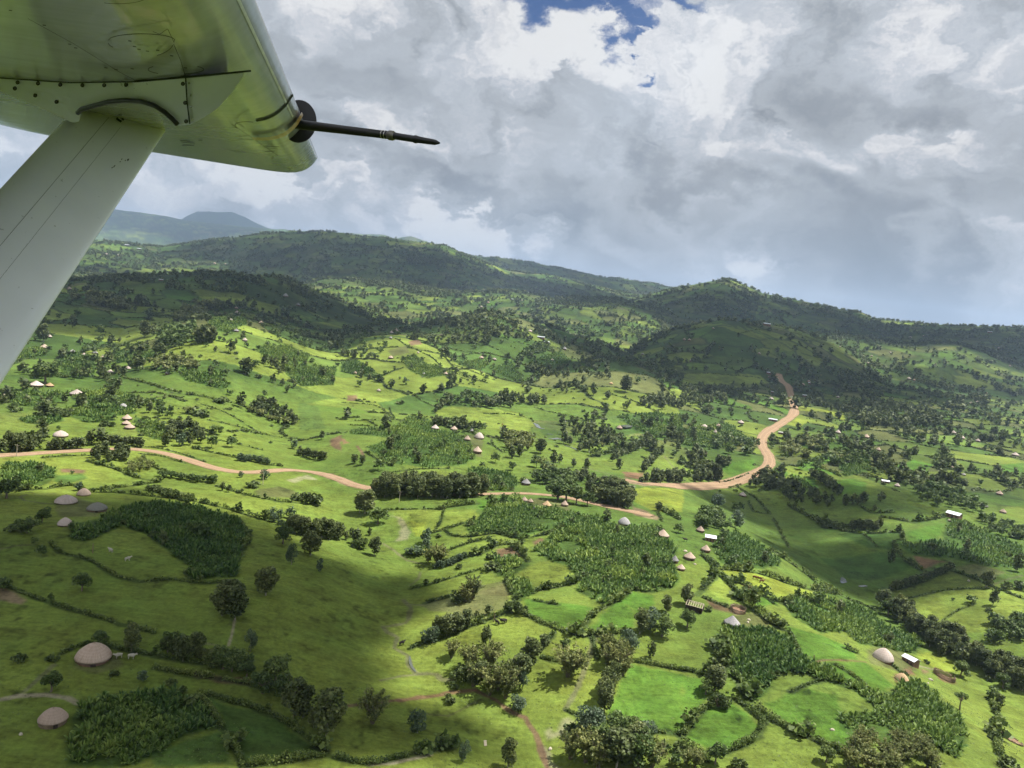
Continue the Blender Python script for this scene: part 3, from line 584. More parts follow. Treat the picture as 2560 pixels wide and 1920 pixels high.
PATHS = [  # (line, width m, colour)
 ('H400,570 450,620 430,700 410,720 270,745 300,780 360,810 340,880 430,930 440,1000 490,1050 560,1045 620,1050 645,1085 730,1090', 1.5, 'path'), ('H510,390 500,430 440,480', .9, 'path'),
 ('H860,1150 1000,1220 1110,1300 1190,1330 1210,1370 1260,1440 1290,1540 1330,1655', 1.3, 'brown'), ('H250,1090 380,1062 500,1050', .8, 'path'), ('H370,1222 500,1202 700,1172 860,1152', 1.6, 'redearth'), ('H370,1215 200,1240 0,1262', 1.2, 'brown'),
 ('H180,1640 330,1625 450,1600 580,1570', 1.0, 'pale'), ('H1450,1280 1530,1130 1600,950 1640,800', 1.6, 'path'), ('G0,1215 120,1190 300,1185 430,1202 500,1240', 1.3, 'pale'), ('G160,1160 240,1090 350,990', 1.0, 'path'), ('G0,240 100,220 190,212', 1.0, 'path'),
 ('G1520,700 1500,800 1480,865', .5, 'pale'), ('G1330,850 1420,865', .6, 'path'), ('D130,730 180,715 360,712', .8, 'path'), ('D130,730 160,755 280,772 360,775', .9, 'path'), ('G1300,1050 1420,1085 1600,1100', 3, 'brown'),
 ('I720,940 850,975 920,958 1060,962 1190,972', .7, 'brown'), ('E980,690 720,700 600,698', 1.5, 'earth'), ('E100,400 130,440 140,470', 1.5, 'brown'), ('H560,600 450,600', .5, 'path'), ('H690,1320 830,1250 900,1215', .5, 'olive'),
 ('H450,1290 560,1310 690,1320', .5, 'olive'), ('E240,640 290,590', .8, 'path'), ('E1600,545 1780,600 1850,650', 1.5, 'path'), ('F1960,1320 2060,1280 2212,1240', 1.0, 'path'), ('I1500,985 1630,1020', 1.0, 'pale'), ('E270,1035 330,1070 420,1140 520,1165', 1.2, 'path'),
 ('F600,890 640,975 700,1065', .6, 'path'), ('A980,1320 1090,1325 1120,1295', .8, 'path'), ('A1380,990 1440,1040 1560,1090', .9, 'path'), ('E2090,470 2150,540 2150,560', 1, 'path')]
ROADS = [
 ('D-60,470 0,462 150,455 300,445 420,437 560,430 780,418 900,425 1050,445 1200,485 1300,520 1400,550 1560,575 1700,570 1850,555 1980,562 2100,585 2212,622 E60,652 200,682 300,700 560,717 800,720 930,712 1100,708 1250,712 1390,724 1520,748 1640,775 1750,800 1900,830 2030,862', 5.0),
 ('E1840,622 1950,645 2120,662 F0,662 120,662 220,655 330,638 420,602 490,572 545,545 568,510 560,465 525,420 507,370 530,320 600,280 680,232 722,195 728,160 712,120 702,60 690,20 672,0 C650,820 622,782 630,764', 8.5)]

# procedural field pattern for the farmed hills
def cells(X, Y, S, seed):
    wx = X+fbm(X/(S*1.6), Y/(S*1.6), seed+50, 3)*S*.55; wy = Y+fbm(X/(S*1.6), Y/(S*1.6), seed+60, 3)*S*.55
    gx = np.floor(wx/S).astype(np.int64); gy = np.floor(wy/S).astype(np.int64)
    d1 = np.full(X.shape, 1e9); d2 = d1.copy(); i1 = np.zeros(X.shape); i2 = i1.copy()
    for ox in (-1, 0, 1):
        for oy in (-1, 0, 1):
            cx = gx+ox; cy = gy+oy; hx = _hash(cx, cy, seed); hy = _hash(cx, cy, seed+1); hid = _hash(cx, cy, seed+2)
            d = np.hypot((cx+hx)*S-wx, (cy+hy)*S-wy)
            c = d < d1; c2 = (~c) & (d < d2)
            d2 = np.where(c, d1, np.where(c2, d, d2)); i2 = np.where(c, i1, np.where(c2, hid, i2)); d1 = np.where(c, d, d1); i1 = np.where(c, hid, i1)
    return i1, (d2-d1)*.5, np.mod(i1*7.13+i2*7.13, 1)
rng_az = np.abs(AG) < 1.0
XF, YF, RF = XG, YG, RG
lc = np.zeros(XG.shape+(3,), np.float32)
def C3(n): return np.array(COLR[n], np.float32)
big = fbm(XF/190, YF/190, 31, 4)[..., None]; med = fbm(XF/38, YF/38, 41, 4)[..., None]; fine = fbm(XF/9, YF/9, 47, 3)[..., None]
lc[:] = C3('grass')*.45+C3('grassY')*.55
lc += (C3('grassY')-C3('grass'))*np.clip(big*1.6+med*.9, -1, 1)*.7
m = RG > 430
def patchwork(m):
    X = XF[m]; Y = YF[m]; R = RF[m]
    ida, ea, pa = cells(X, Y, 50, 5); idb, eb, pb = cells(X, Y, 95, 15)
    zone = vnoise(X/420, Y/420, 77)
    use = (zone > .58) & (R < 1400) | (R > 3200)
    idc = np.where(use, idb, ida); e = np.where(use, eb, ea); pe = np.where(use, pb, pa)
    pal = np.stack([C3('grass'), C3('grassY'), C3('grass')*.9, C3('lush'), C3('grassY')*.9, C3('lush')*.85, C3('vivid')*.8, C3('olive'), C3('grass')*.75, C3('grassY'), C3('olive')*.85, C3('lush')])
    k = (idc*len(pal)).astype(int).clip(0, len(pal)-1); c = pal[k]
    w = 1.5+R*.0011
    line = (1-sst(e, w*.45, w))*(pe > np.where(R < 700, .30, .10))
    return c, line, e, pe, idc
c, line, _, _, _ = patchwork(m)
f = sst(RF[m]+big[m][..., 0]*160, 480, 640)[:, None]*.85
lcm = lc[m]*(1-f)+(c*(1+med[m]*.45)*(.86+.38*vnoise(XF[m]/300, YF[m]/300, 12)[:, None]))*f
lcm = lcm*(1-(line[:, None]*f*.9))+C3('dark')*(line[:, None]*f*.9)
lc[m] = lcm
fr_ = sst(RG, 9600, 10400)[..., None]; lc[:] = lc*(1-fr_)+C3('lush')*.8*fr_
spf = fbm(XF/42, YF/42, 141, 2); fr_ = (sst(spf, .05, .45)*sst(RG, 4200, 5200)*.75)[..., None]; lc[:] = lc*(1-fr_)+C3('dark')*fr_
# wooded and bushy slopes: darker, bluer ground cover on hills and in gullies
rough = fbm(XF/170, YF/170, 61, 5)+.35*fbm(XF/45, YF/45, 66, 3)
scrub = (sst(rough, .05, .45)*sst(RF, 620, 1300)*.75)[..., None]
lc = lc*(1-scrub)+C3('lush')*.62*scrub
WOODS = [  # darker bush country: outline, strength
 ('W560,520 700,510 900,545 1020,575 1180,610 1350,640 1330,690 1150,640 1000,640 870,640 760,610 640,600 520,560', .6), ('W200,545 420,530 640,560 560,590 300,570', .55), ('W1340,660 1480,640 1560,640 1640,660 1590,710 1430,690', .8),
 ('W1700,665 1900,700 2212,720 2212,770 2000,760 1800,715', .7), ('W180,600 430,585 620,605 760,660 820,705 700,690 560,650 380,640 200,625', .6), ('W1330,770 1500,800 1700,810 1900,800 1880,850 1600,840 1400,805', .6), ('W1700,840 1850,860 2000,880 2040,930 1900,925 1780,900', .7),
 ('W2030,770 2212,790 2212,1000 2120,960 2000,860', .45), ('W1640,950 1800,960 2000,1000 2212,1020 2212,1100 1950,1060 1700,1010', .35), ('W900,690 1010,700 1100,740 1020,760 920,740', .55), ('W1130,640 1330,650 1400,680 1300,700 1150,690', .5)]
for s, k in WOODS:
    q = at(s)[:, :2]; mk = poly_mask(XG, YG, q); lc[mk] = lc[mk]*(1-k*.7)+C3('dark')*.85*k*.7
def paint_poly(s, c, k=.9):
    q = at(s)[:, :2]; x0, y0 = q.min(0)-12; x1, y1 = q.max(0)+12
    idx = np.nonzero((XG > x0) & (XG < x1) & (YG > y0) & (YG < y1) & rng_az); X = XG[idx]; Y = YG[idx]
    if not len(X): return
    e = fbm(X/7, Y/7, 91, 3)*1.4; ins = poly_mask(X, Y, q); d = seg_dist(X, Y, np.vstack([q, q[:1]])); sd = np.where(ins, d, -d)+e
    a = (sst(sd, -.9, .9)*k)[:, None]; lc[idx] = lc[idx]*(1-a)+c*(1+.35*med[idx]+.3*fine[idx])*a
def paint_line(s, w, c, k=1.0, q=None):
    q = at(s)[:, :2] if q is None else q; x0, y0 = q.min(0)-w-3; x1, y1 = q.max(0)+w+3
    idx = np.nonzero((XG > x0) & (XG < x1) & (YG > y0) & (YG < y1) & rng_az); X = XG[idx]; Y = YG[idx]
    if not len(X): return
    d = seg_dist(X, Y, q)+fbm(X/4, Y/4, 92, 3)*w*.45; a = ((1-sst(d, w*.35, w*.75+.3))*k)[:, None]
    lc[idx] = lc[idx]*(1-a)+c*(1+.3*fine[idx])*a
for n, s in FIELDS: paint_poly(s, C3(n), .55 if n in ('pale', 'marsh') else .88)
for s, lb, kd in ENSET: paint_poly(s, C3('lush')*.8, .85)
for s, w, c in PATHS: paint_line(s, w*.75, C3(c), .85)
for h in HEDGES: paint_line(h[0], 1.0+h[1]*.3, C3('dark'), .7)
def smooth_line(q, n=3):
    for _ in range(n):
        a = q[:-1]*.75+q[1:]*.25; b = q[:-1]*.25+q[1:]*.75
        q = np.vstack([q[:1], np.stack([a, b], 1).reshape(-1, q.shape[1]), q[-1:]])
    return q
RD = []
for s, w in ROADS:
    q = smooth_line(at(s)[:, :2], 2); RD.append((q, w)); paint_line(None, w*.95, C3('olive')*1.3, .7, q); paint_line(None, w*.8, C3('earth')*.9, .6, q)
# trampled specks and tussocks
sp = fbm(XF/3.1, YF/3.1, 97, 2); sp2 = fbm(XF/1.3, YF/1.3, 99, 2); sp3_ = fbm(XF/22, YF/22, 103, 3); lc *= (1-(.34*sst(sp, .25, .7)+.22*sst(sp2, .1, .6))*(RG < 700)*(.5+.7*sst(sp3_, -.2, .4)))[..., None]
lc = np.clip(lc*.93*(1+.12*fine+.16*med), .008, .6)

# ------------------------------------------------------------------ ground sheet
V = np.stack([XG, YG, ZG], -1).reshape(-1, 3)
i = np.arange(NR-1)[:, None]; j = np.arange(NAZ)[None, :]; jn = (j+1) % NAZ
F = np.stack([i*NAZ+j, i*NAZ+jn, (i+1)*NAZ+jn, (i+1)*NAZ+j], -1).reshape(-1, 4)[:, ::-1]
gm, n, out = new_mat('farmland')
at_ = n.new('ShaderNodeAttribute'); at_.attribute_name = 'cover'
p = pos(n); f1, _ = n.noise(p, .9, 5, .65); f2, _ = n.noise(p, .11, 4, .6); f3, _ = n.noise(p, 4.5, 3, .6)
v = n.math('MULTIPLY_ADD', f1, .55, n.math('MULTIPLY_ADD', f2, .5, n.math('MULTIPLY', f3, .25)))
mpv = n.new('ShaderNodeMapping'); n.l.new(p, mpv.inputs[0]); mpv.inputs['Scale'].default_value = (.10, .55, .55); f4, _ = n.noise(mpv.outputs[0], 1.0, 5, .65, .6)
v = n.math('ADD', v, n.math('MULTIPLY', n.math('SUBTRACT', f4, .5), .55))
spk, _ = n.noise(p, .55, 3, .7); v = n.math('SUBTRACT', v, n.math('MULTIPLY', n.sstep(spk, .62, .72), .10))
v = n.math('MULTIPLY_ADD', v, 2.0, -.25)
col = n.vmath('SCALE', at_.outputs['Color'], scale=v)
hs = n.new('ShaderNodeHueSaturation'); n.l.new(col, hs.inputs['Color']); n.put(hs.inputs['Hue'], n.math('MULTIPLY_ADD', f2, .05, .475)); hs.inputs['Saturation'].default_value = 1.0
b = principled(n, out, hs.outputs[0], .95, .08); bump(n, b, n.math('ADD', f1, f2), .35, .8)
me = mesh_np('ground', V, F, [gm], smooth=True)
ca = me.color_attributes.new('cover', 'FLOAT_COLOR', 'POINT')
ca.data.foreach_set('color', np.concatenate([lc.reshape(-1, 3), np.ones((NR*NAZ, 1), np.float32)], 1).ravel().astype(np.float32))
link('ground', me, kind='structure')

# dirt roads: ribbons laid over the ground with a low crown and ragged verges
rm, n, out = new_mat('dirt_road'); tcn = pos(n); f1, _ = n.noise(tcn, .35, 5, .6); f2, _ = n.noise(tcn, 2.5, 4, .6)
uvn = n.new('ShaderNodeAttribute'); uvn.attribute_name = 'track'; sv = n.new('ShaderNodeSeparateXYZ'); n.l.new(uvn.outputs['Vector'], sv.inputs[0])
tr = n.math('ABSOLUTE', n.math('SUBTRACT', n.math('ABSOLUTE', sv.outputs[0]), .42)); trk = n.sstep(n.math('ADD', tr, n.math('MULTIPLY', f1, .12)), .05, .22)
c = n.ramp(n.math('MULTIPLY_ADD', f1, .6, n.math('MULTIPLY', f2, .4)), [(.3, (.20, .135, .082)), (.7, (.33, .23, .148))])
c = n.mix(n.math('MULTIPLY', n.math('SUBTRACT', 1.0, trk), .5), c, (.37, .265, .175)); b = principled(n, out, c, .95, .05); bump(n, b, f2, .05)
for q, w in RD:
    L = [0]; 
    for a_, b_ in zip(q[:-1], q[1:]): L.append(L[-1]+math.hypot(*(b_-a_)))
    s_ = np.arange(0, L[-1], 2.0); cx = np.interp(s_, L, q[:, 0]); cy = np.interp(s_, L, q[:, 1])
    tx = np.gradient(cx); ty = np.gradient(cy); tl = np.hypot(tx, ty); nx, ny = -ty/tl, tx/tl
    for _ in range(8): nx = np.convolve(np.pad(nx, 2, 'edge'), np.ones(5)/5, 'valid'); ny = np.convolve(np.pad(ny, 2, 'edge'), np.ones(5)/5, 'valid')
    ts = np.linspace(-1, 1, 9); ww = w*.5*(1+.12*fbm(s_/9, s_*0+3, 5, 3)+.25*sst(np.abs(fbm(s_/60, s_*0, 8, 2)), .2, .5))
    X = cx[:, None]+nx[:, None]*ts*ww[:, None]; Y = cy[:, None]+ny[:, None]*ts*ww[:, None]
    Z = grid_z(X, Y)+.30-.26*np.abs(ts)**3+.0002*np.hypot(X, Y)
    k = 9; V = np.stack([X, Y, Z], -1).reshape(-1, 3); ii = np.arange(len(s_)-1)[:, None]; jj = np.arange(k-1)[None]
    F = np.stack([ii*k+jj, ii*k+jj+1, (ii+1)*k+jj+1, (ii+1)*k+jj], -1).reshape(-1, 4)[:, ::-1]
    me = mesh_np('dirt_road', V, F, [rm], True); a = me.attributes.new('track', 'FLOAT_VECTOR', 'POINT')
    tv = np.zeros((len(V), 3), np.float32); tv[:, 0] = np.tile(ts, len(s_)); a.data.foreach_set('vector', tv.ravel())
    link('dirt_road', me, kind='structure')
# stream water
wm, n, out = new_mat('stream_water'); principled(n, out, (.10, .11, .09), .12, .6)
for s, w in (('E1240,255 1262,262 1275,285 1312,292', 3.0), ('E1340,355 1380,358 1412,350 1425,368', 2.5), ('E1440,398 1490,412 1530,430', 1.6), ('E1330,325 1372,328', 1.2), 
             ('F1035,1255 1048,1275 1030,1290', 2.2), ('F1140,1312 1195,1308', 1.3), ('H440,935 445,990 480,1040', .6)):
    q = smooth_line(at(s)[:, :2], 2); t = np.gradient(q, axis=0); t /= np.linalg.norm(t, axis=1, keepdims=True); nn = np.stack([-t[:, 1], t[:, 0]], 1)
    wv = w*.5*np.sin(np.linspace(.25, math.pi-.25, len(q)))[:, None]*(1+.4*RNG.random((len(q), 1)))
    A = q-nn*wv; B_ = q+nn*wv; P = np.stack([A, q, B_], 1).reshape(-1, 2); Z = grid_z(P[:, 0], P[:, 1])+.12+.0002*np.hypot(P[:, 0], P[:, 1])
    ii = np.arange(len(q)-1)[:, None]; jj = np.arange(2)[None]
    F = np.stack([ii*3+jj, ii*3+jj+1, (ii+1)*3+jj+1, (ii+1)*3+jj], -1).reshape(-1, 4)[:, ::-1]
    link('stream_water', mesh_np('stream_water', np.column_stack([P, Z]), F, [wm]), kind='structure')
q = at('B1810,1308 1850,1300 1885,1305 1880,1325 1840,1332 1815,1325'); q[:, 2] = q[:, 2].max()+.25
link('pond_water', fix('pond_water', q, [list(range(len(q)))], [wm]), kind='structure')
# ------------------------------------------------------------------ labels
ANCH = [(60, 1480, 'by the stone lined path at the bottom left'), (90, 1130, 'in the shaded pasture below the pink roofed huts'), (200, 1270, 'in the open shade between enset plot and lower left'), (250, 1400, 'behind the big lone thatched hut'),
 (420, 1420, 'along the shaded field track'), (560, 1470, 'in the shaded gully trees'), (690, 1540, 'at the shaded gully end near the bottom'), (500, 1300, 'on the shaded hillside right of the enset'), (650, 1170, 'on the lit and shaded edge of the big hillside'),
 (640, 1060, 'on the sunny slope below the dirt road'), (480, 1010, 'beside the hedge under the left road'), (250, 970, 'beside the left end of the road'), (60, 940, 'near the left photo edge above the road'), (430, 940, 'above the left stretch of road'),
 (250, 860, 'among the upper left homesteads'), (560, 880, 'in the open pasture left of centre'), (700, 900, 'at the edge of the long bare valley'), (800, 1070, 'at the left end of the roadside grove'), (740, 1170, 'below the roadside grove'),
 (820, 990, 'under the oval enset plot'), (1000, 940, 'by the pointed huts in the middle'), (1100, 970, 'in the bamboo slope at the centre'), (1200, 1030, 'beside the dark grove at the road'), (1300, 1090, 'around the huts below the road'), (1390, 1000, 'left of the road junction'),
 (930, 1190, 'among the small terraced fields'), (960, 1290, 'on the terraces beside the ploughed strip'), (1000, 1370, 'on the diagonal hedge above the stream meadow'), (1060, 1460, 'in the feathery clump by the stream'), (1230, 1450, 'in the meadow right of the feathery clump'),
 (1310, 1460, 'in the narrow tree belt between two meadows'), (1290, 1600, 'in the dense wood at bottom centre'), (1430, 1370, 'near the bare timber shed frame'), (1480, 1150, 'around the white metal roofed house'), (1380, 1240, 'inside the largest enset plot'),
 (1560, 1450, 'on the boundary of the bright round field'), (1560, 1640, 'in the bamboo at the bottom right'), (1620, 1290, 'along the yellow hillside strip'), (1760, 1360, 'on the enset slope of the right spur'), (1900, 1440, 'around the large pale hut on the right'),
 (1800, 1500, 'on the hedge through the lower right fields'), (2080, 1520, 'in the lower right pasture'), (2050, 1380, 'in the dark wood of the right ravine'), (2160, 1440, 'at the far right edge wood'), (2140, 1260, 'on the sunny pasture at the right edge'),
 (1950, 1260, 'beside the shaded valley floor'), (2060, 1110, 'near the white roofed brick house'), (1800, 1080, 'in the dark belt across the shaded valley'), (1650, 1050, 'below the road bend'), (1560, 1000, 'left of the road bend'), (1500, 900, 'by the huts left of the winding road'),
 (1760, 900, 'right of the winding road'), (1850, 890, 'in the dark wood right of the road'), (2000, 950, 'among the fields far right of the road'), (2140, 870, 'high at the right edge'), (1450, 830, 'on the sunny flat before the shaded hill'),
 (1640, 760, 'on the cloud shaded right hill'), (1300, 780, 'on the round middle knoll'), (1080, 760, 'in the dark tree belt on the middle hills'), (950, 800, 'on the terraced sunny hillside'), (820, 740, 'near the hilltop huts left of centre'),
 (450, 720, 'on the knoll behind the upper left pastures'), (640, 650, 'on the cloud shaded left hill'), (250, 600, 'far away beside the wing strut'), (900, 600, 'on the far wooded slopes'), (1500, 650, 'on the far ridge')]
AXY = np.array([(a, b) for a, b, _ in ANCH], float)*1.15732
def near_anchor(P): return int(np.argmin(((AXY-np.asarray(P))**2).sum(1)))
ORD = ['first', 'second', 'third', 'fourth', 'fifth', 'sixth', 'seventh', 'eighth', 'ninth', 'tenth', 'eleventh', 'twelfth', '13th', '14th', '15th', '16th', '17th', '18th', '19th', '20th']
def autolabels(rows):
    """rows: (photo point, look). Words that single each thing out: its look, the landmark beside it, its order from the left."""
    key = {}
    for i, (P, look) in enumerate(rows): key.setdefault((near_anchor(P), look), []).append(i)
    out = [None]*len(rows)
    for (a, look), ids in key.items():
        ids.sort(key=lambda i: rows[i][0][0])
        for k, i in enumerate(ids):
            ph = ANCH[a][2]
            out[i] = f'{look} {ph}' if len(ids) == 1 else (f'{look} {ph}, leftmost' if k == 0 else (f'{look} {ph}, rightmost' if k == len(ids)-1 else f'{look} {ph}, {ORD[k] if k < 20 else str(k+1)+"th"} from left'))
    return out

# ------------------------------------------------------------------ trees
LOOK = dict(euc='dark eucalyptus tree', round='round crowned green tree', bamboo='feathery olive bamboo clump', bush='low green bush', blue='young blue green eucalyptus', umbrella='lone flat topped tree')
SINGLES = '''
G 650,860,110,round;850,905,170,euc;1085,905,120,round;1130,900,140,round;1185,965,160,euc;1270,945,165,euc;1400,985,120,bush;1500,985,110,round;1620,900,130,blue,.6;1600,1000,90,round;1780,1110,200,round;1700,1175,150,round;1850,1190,130,euc
G 1900,1345,240,euc;1960,1330,200,euc;2110,1460,290,euc;2030,1395,110,euc;330,1165,140,round;120,975,70,bush;1100,1130,60,bush;1170,1165,50,bush;1180,960,120,euc,1.2;920,1100,70,blue;25,480,70,bush;340,960,60,bush;740,1060,50,bush;1830,1200,150,round
H 200,1370,185,bamboo;490,1430,130,blue;790,1620,120,blue,.6;1075,1660,185,euc,.8;700,1230,60,bush
H 710,945,110,bamboo;820,1015,150,bamboo;930,860,110,euc,.9;945,790,60,euc,.6;960,1010,160,bamboo;850,1130,150,bamboo;960,1185,160,bamboo;1010,1150,170,bamboo;1060,1205,190,bamboo,.8;1110,1130,160,bamboo;1160,1080,150,euc,1.3;1205,1000,180,euc,1.2;1170,1150,120,blue,.6;1130,1285,90,blue,1.4;780,1080,110,bush;900,1090,120,euc,1.2;730,1140,50,bush
H 1700,910,120,bamboo;1770,960,150,bamboo;1800,1010,150,bamboo;1730,1010,140,bamboo;1720,1160,150,euc;1760,1120,150,euc;1700,1290,180,euc;1690,1230,150,euc;1660,1340,70,bush;1820,1060,110,bamboo
H 1465,1065,190,bamboo,1.15;1450,865,55,bush;2075,805,150,round;2000,945,105,euc,.8;1870,900,110,blue;1850,860,100,blue;1930,790,160,euc;1990,760,130,blue,1.2;2100,650,110,euc;1150,660,85,bush;1110,640,90,bush;1900,1380,60,bush
H 545,850,85,blue;590,850,100,blue;620,800,120,euc;680,800,130,euc,1.3;740,780,120,euc,1.3;805,745,115,euc,1.1;870,705,65,euc;950,665,65,euc,1.3;850,560,140,bamboo;800,580,110,bamboo;740,580,90,bush;760,365,40,bush;835,280,30,bush
H 970,235,90,round;545,200,90,blue,.9;545,255,80,blue;480,280,60,blue,1.8;435,275,45,blue,1.6;620,335,125,bamboo,1.1;560,330,90,bamboo;970,300,60,bush;1300,880,90,euc;1330,860,60,euc;1335,500,70,bush,.6;980,380,70,bush,1.3
H 1600,1425,150,blue,1.3;1560,1440,120,blue;1480,1440,80,bush;1480,1600,160,bamboo;1580,1620,190,bamboo;1700,1560,200,round;1800,1520,210,round;1780,1655,220,euc,1.5;1900,1560,180,euc,1.3;1920,1650,230,round;2010,1655,170,bamboo;2100,1560,80,round;2200,1560,80,bush;2160,1640,90,round;1660,1655,180,bamboo;1850,1420,110,round;1960,1500,130,blue,1.2
I 30,745,125,round;20,600,130,euc;230,975,95,bush;205,1155,160,euc,1.2;150,1180,110,round;230,1260,110,bush;80,1650,110,bamboo;210,1630,140,round;20,1640,90,bamboo;930,1620,120,round;1100,1650,110,round;360,1660,80,bush
I 1795,1282,115,umbrella;1800,1065,120,round;2075,1140,110,round;2010,1220,90,round;2050,1270,90,euc;1985,1090,40,bush;1360,640,60,bush;1965,485,110,euc,1.2;1875,590,65,round,1.3;2010,605,110,euc,.9;1750,572,26,round;2100,500,65,bush;2165,385,120,euc,.8;1345,335,100,euc,.8;1290,625,130,euc,1.2;1330,670,110,round;1400,650,120,euc;1475,650,85,euc;2190,500,70,bush;1580,980,32,bush;530,335,80,euc;320,345,90,round,1.2;600,730,60,bush;640,745,70,bush;680,600,65,bush;560,700,60,bush;1985,640,35,bush;2110,1660,90,bush;2020,1480,70,bush;170,640,40,bush;1440,1060,40,bush
D 175,965,110,round,1.5;110,960,70,bush,1.5;270,900,110,round;225,1040,55,round;265,1110,75,round;530,1340,130,round;1720,1370,175,euc,1.3;1490,1450,180,euc,1.5;1520,1530,210,euc,1;1440,1500,200,euc,1.2;1830,1035,140,round;2010,1110,150,euc,1.3;1885,1170,130,blue,.7;2070,1215,85,blue,.7;470,582,30,round;20,1340,90,round;40,740,150,round,1.3
D 1070,405,90,euc;1175,400,85,blue;1230,395,70,euc;1300,385,90,euc;1275,340,70,euc,.7;1370,415,90,round;1400,330,75,round,1.3;1500,410,80,round;2080,360,60,euc;1710,620,70,blue;1560,605,40,blue;1640,670,55,bush,1.3;1905,420,60,blue;1480,700,50,euc;1440,690,55,euc;380,300,35,round;740,230,45,round;565,165,30,round;1960,760,60,euc,1.3;1990,780,80,euc;2030,780,90,bush;1920,750,60,bush;1765,870,70,blue;1815,870,60,blue;1880,870,75,blue;510,690,60,blue
D 900,150,80,euc;1030,195,50,round;1095,225,60,round;1490,75,50,round;1560,155,100,euc;1710,85,50,round;1425,120,50,bush,1.5;1215,190,50,bamboo,1.3;1270,200,60,bush,1.4;1320,215,60,bush;1240,255,25,bush;730,90,80,euc;670,190,40,round
E 150,840,155,euc,1.4;235,905,120,round,1.2;115,835,120,euc;120,1060,90,bush;95,1040,100,euc;210,1110,120,euc;30,1010,60,euc;180,980,50,euc;65,990,60,euc;995,510,75,round;1105,560,65,round;912,540,50,round;1285,450,100,euc,1.2;1585,555,75,euc;1795,555,75,euc;80,515,65,euc,1.2;130,525,70,euc;235,560,80,round,1.1;2180,965,75,round,1.1;310,440,100,euc;1100,480,80,euc;1150,470,80,euc;1120,530,20,bush
E 1260,540,90,round;1300,560,90,bamboo;1340,600,90,bamboo;1260,640,80,round;1370,520,90,euc;1410,510,60,euc;1500,540,60,euc;1180,640,50,bush;380,130,40,bush,1.2;520,60,60,euc;640,55,60,euc;690,30,50,euc;925,290,40,blue;1160,215,35,round;1585,240,60,euc;1490,245,40,euc;1850,160,60,euc;1825,155,35,euc;1765,135,30,euc;1720,95,55,euc;885,300,60,euc;650,810,40,bush;630,990,30,bush;560,980,50,blue;2050,820,60,euc,1.3;1700,920,0,euc;1780,970,60,euc,.8;1750,1090,50,round;1720,1190,60,round;2150,480,55,round;1400,750,150,round,1.2;1450,760,140,round,1.2;1520,780,130,round;1590,790,110,round;1470,700,110,round;1750,650,70,round;1690,640,50,euc;1950,640,50,bush
F 1965,0,0,bush;350,830,80,round;375,820,60,round;340,930,110,blue,1.2;230,800,90,blue;210,780,70,blue;1240,830,50,euc;1500,680,80,euc;1650,690,50,euc,1.2;1590,690,70,round;800,160,60,euc;730,160,90,euc,1.3;650,150,90,euc,1.3;1030,320,70,euc;1060,300,60,euc
A 290,1240,170,round,1.1;420,1035,60,round;375,825,45,round;420,870,50,euc;500,810,60,round;470,880,80,euc;445,735,40,round;905,740,80,euc,1.2;875,770,42,euc;1055,790,40,euc;1135,795,45,round;935,940,110,euc,1.2;995,930,80,euc;1205,630,0,euc;1490,1045,95,euc;1590,1175,100,euc,1.5;1615,1190,60,round;1390,1140,60,round;1365,1190,70,euc;1720,1115,60,euc,1.4;1790,1145,80,euc;1840,1120,70,euc;1805,1180,50,euc;1675,1205,40,bush;1765,1235,60,euc;1825,1255,50,euc;1900,1270,60,euc;1860,1300,55,euc;1470,1190,50,round;1440,1180,40,round;1780,1270,0,euc;280,970,120,euc;320,920,0,euc;240,860,100,euc;650,930,80,round;960,830,80,blue;1830,820,80,blue;700,1330,60,euc;960,1430,80,euc
B 530,1100,70,euc;415,1040,50,blue;690,1070,60,euc;640,1090,60,euc,1.3;1470,1060,50,round;1630,1110,80,euc;1840,1090,110,euc,1.2;1720,1135,50,euc;1540,840,60,euc,1.1;1020,615,30,round;2065,1045,60,round;1915,1035,60,round;2125,790,30,round;800,1000,50,round;235,1020,60,round,1.2;110,1055,50,round;1075,650,35,euc
'''
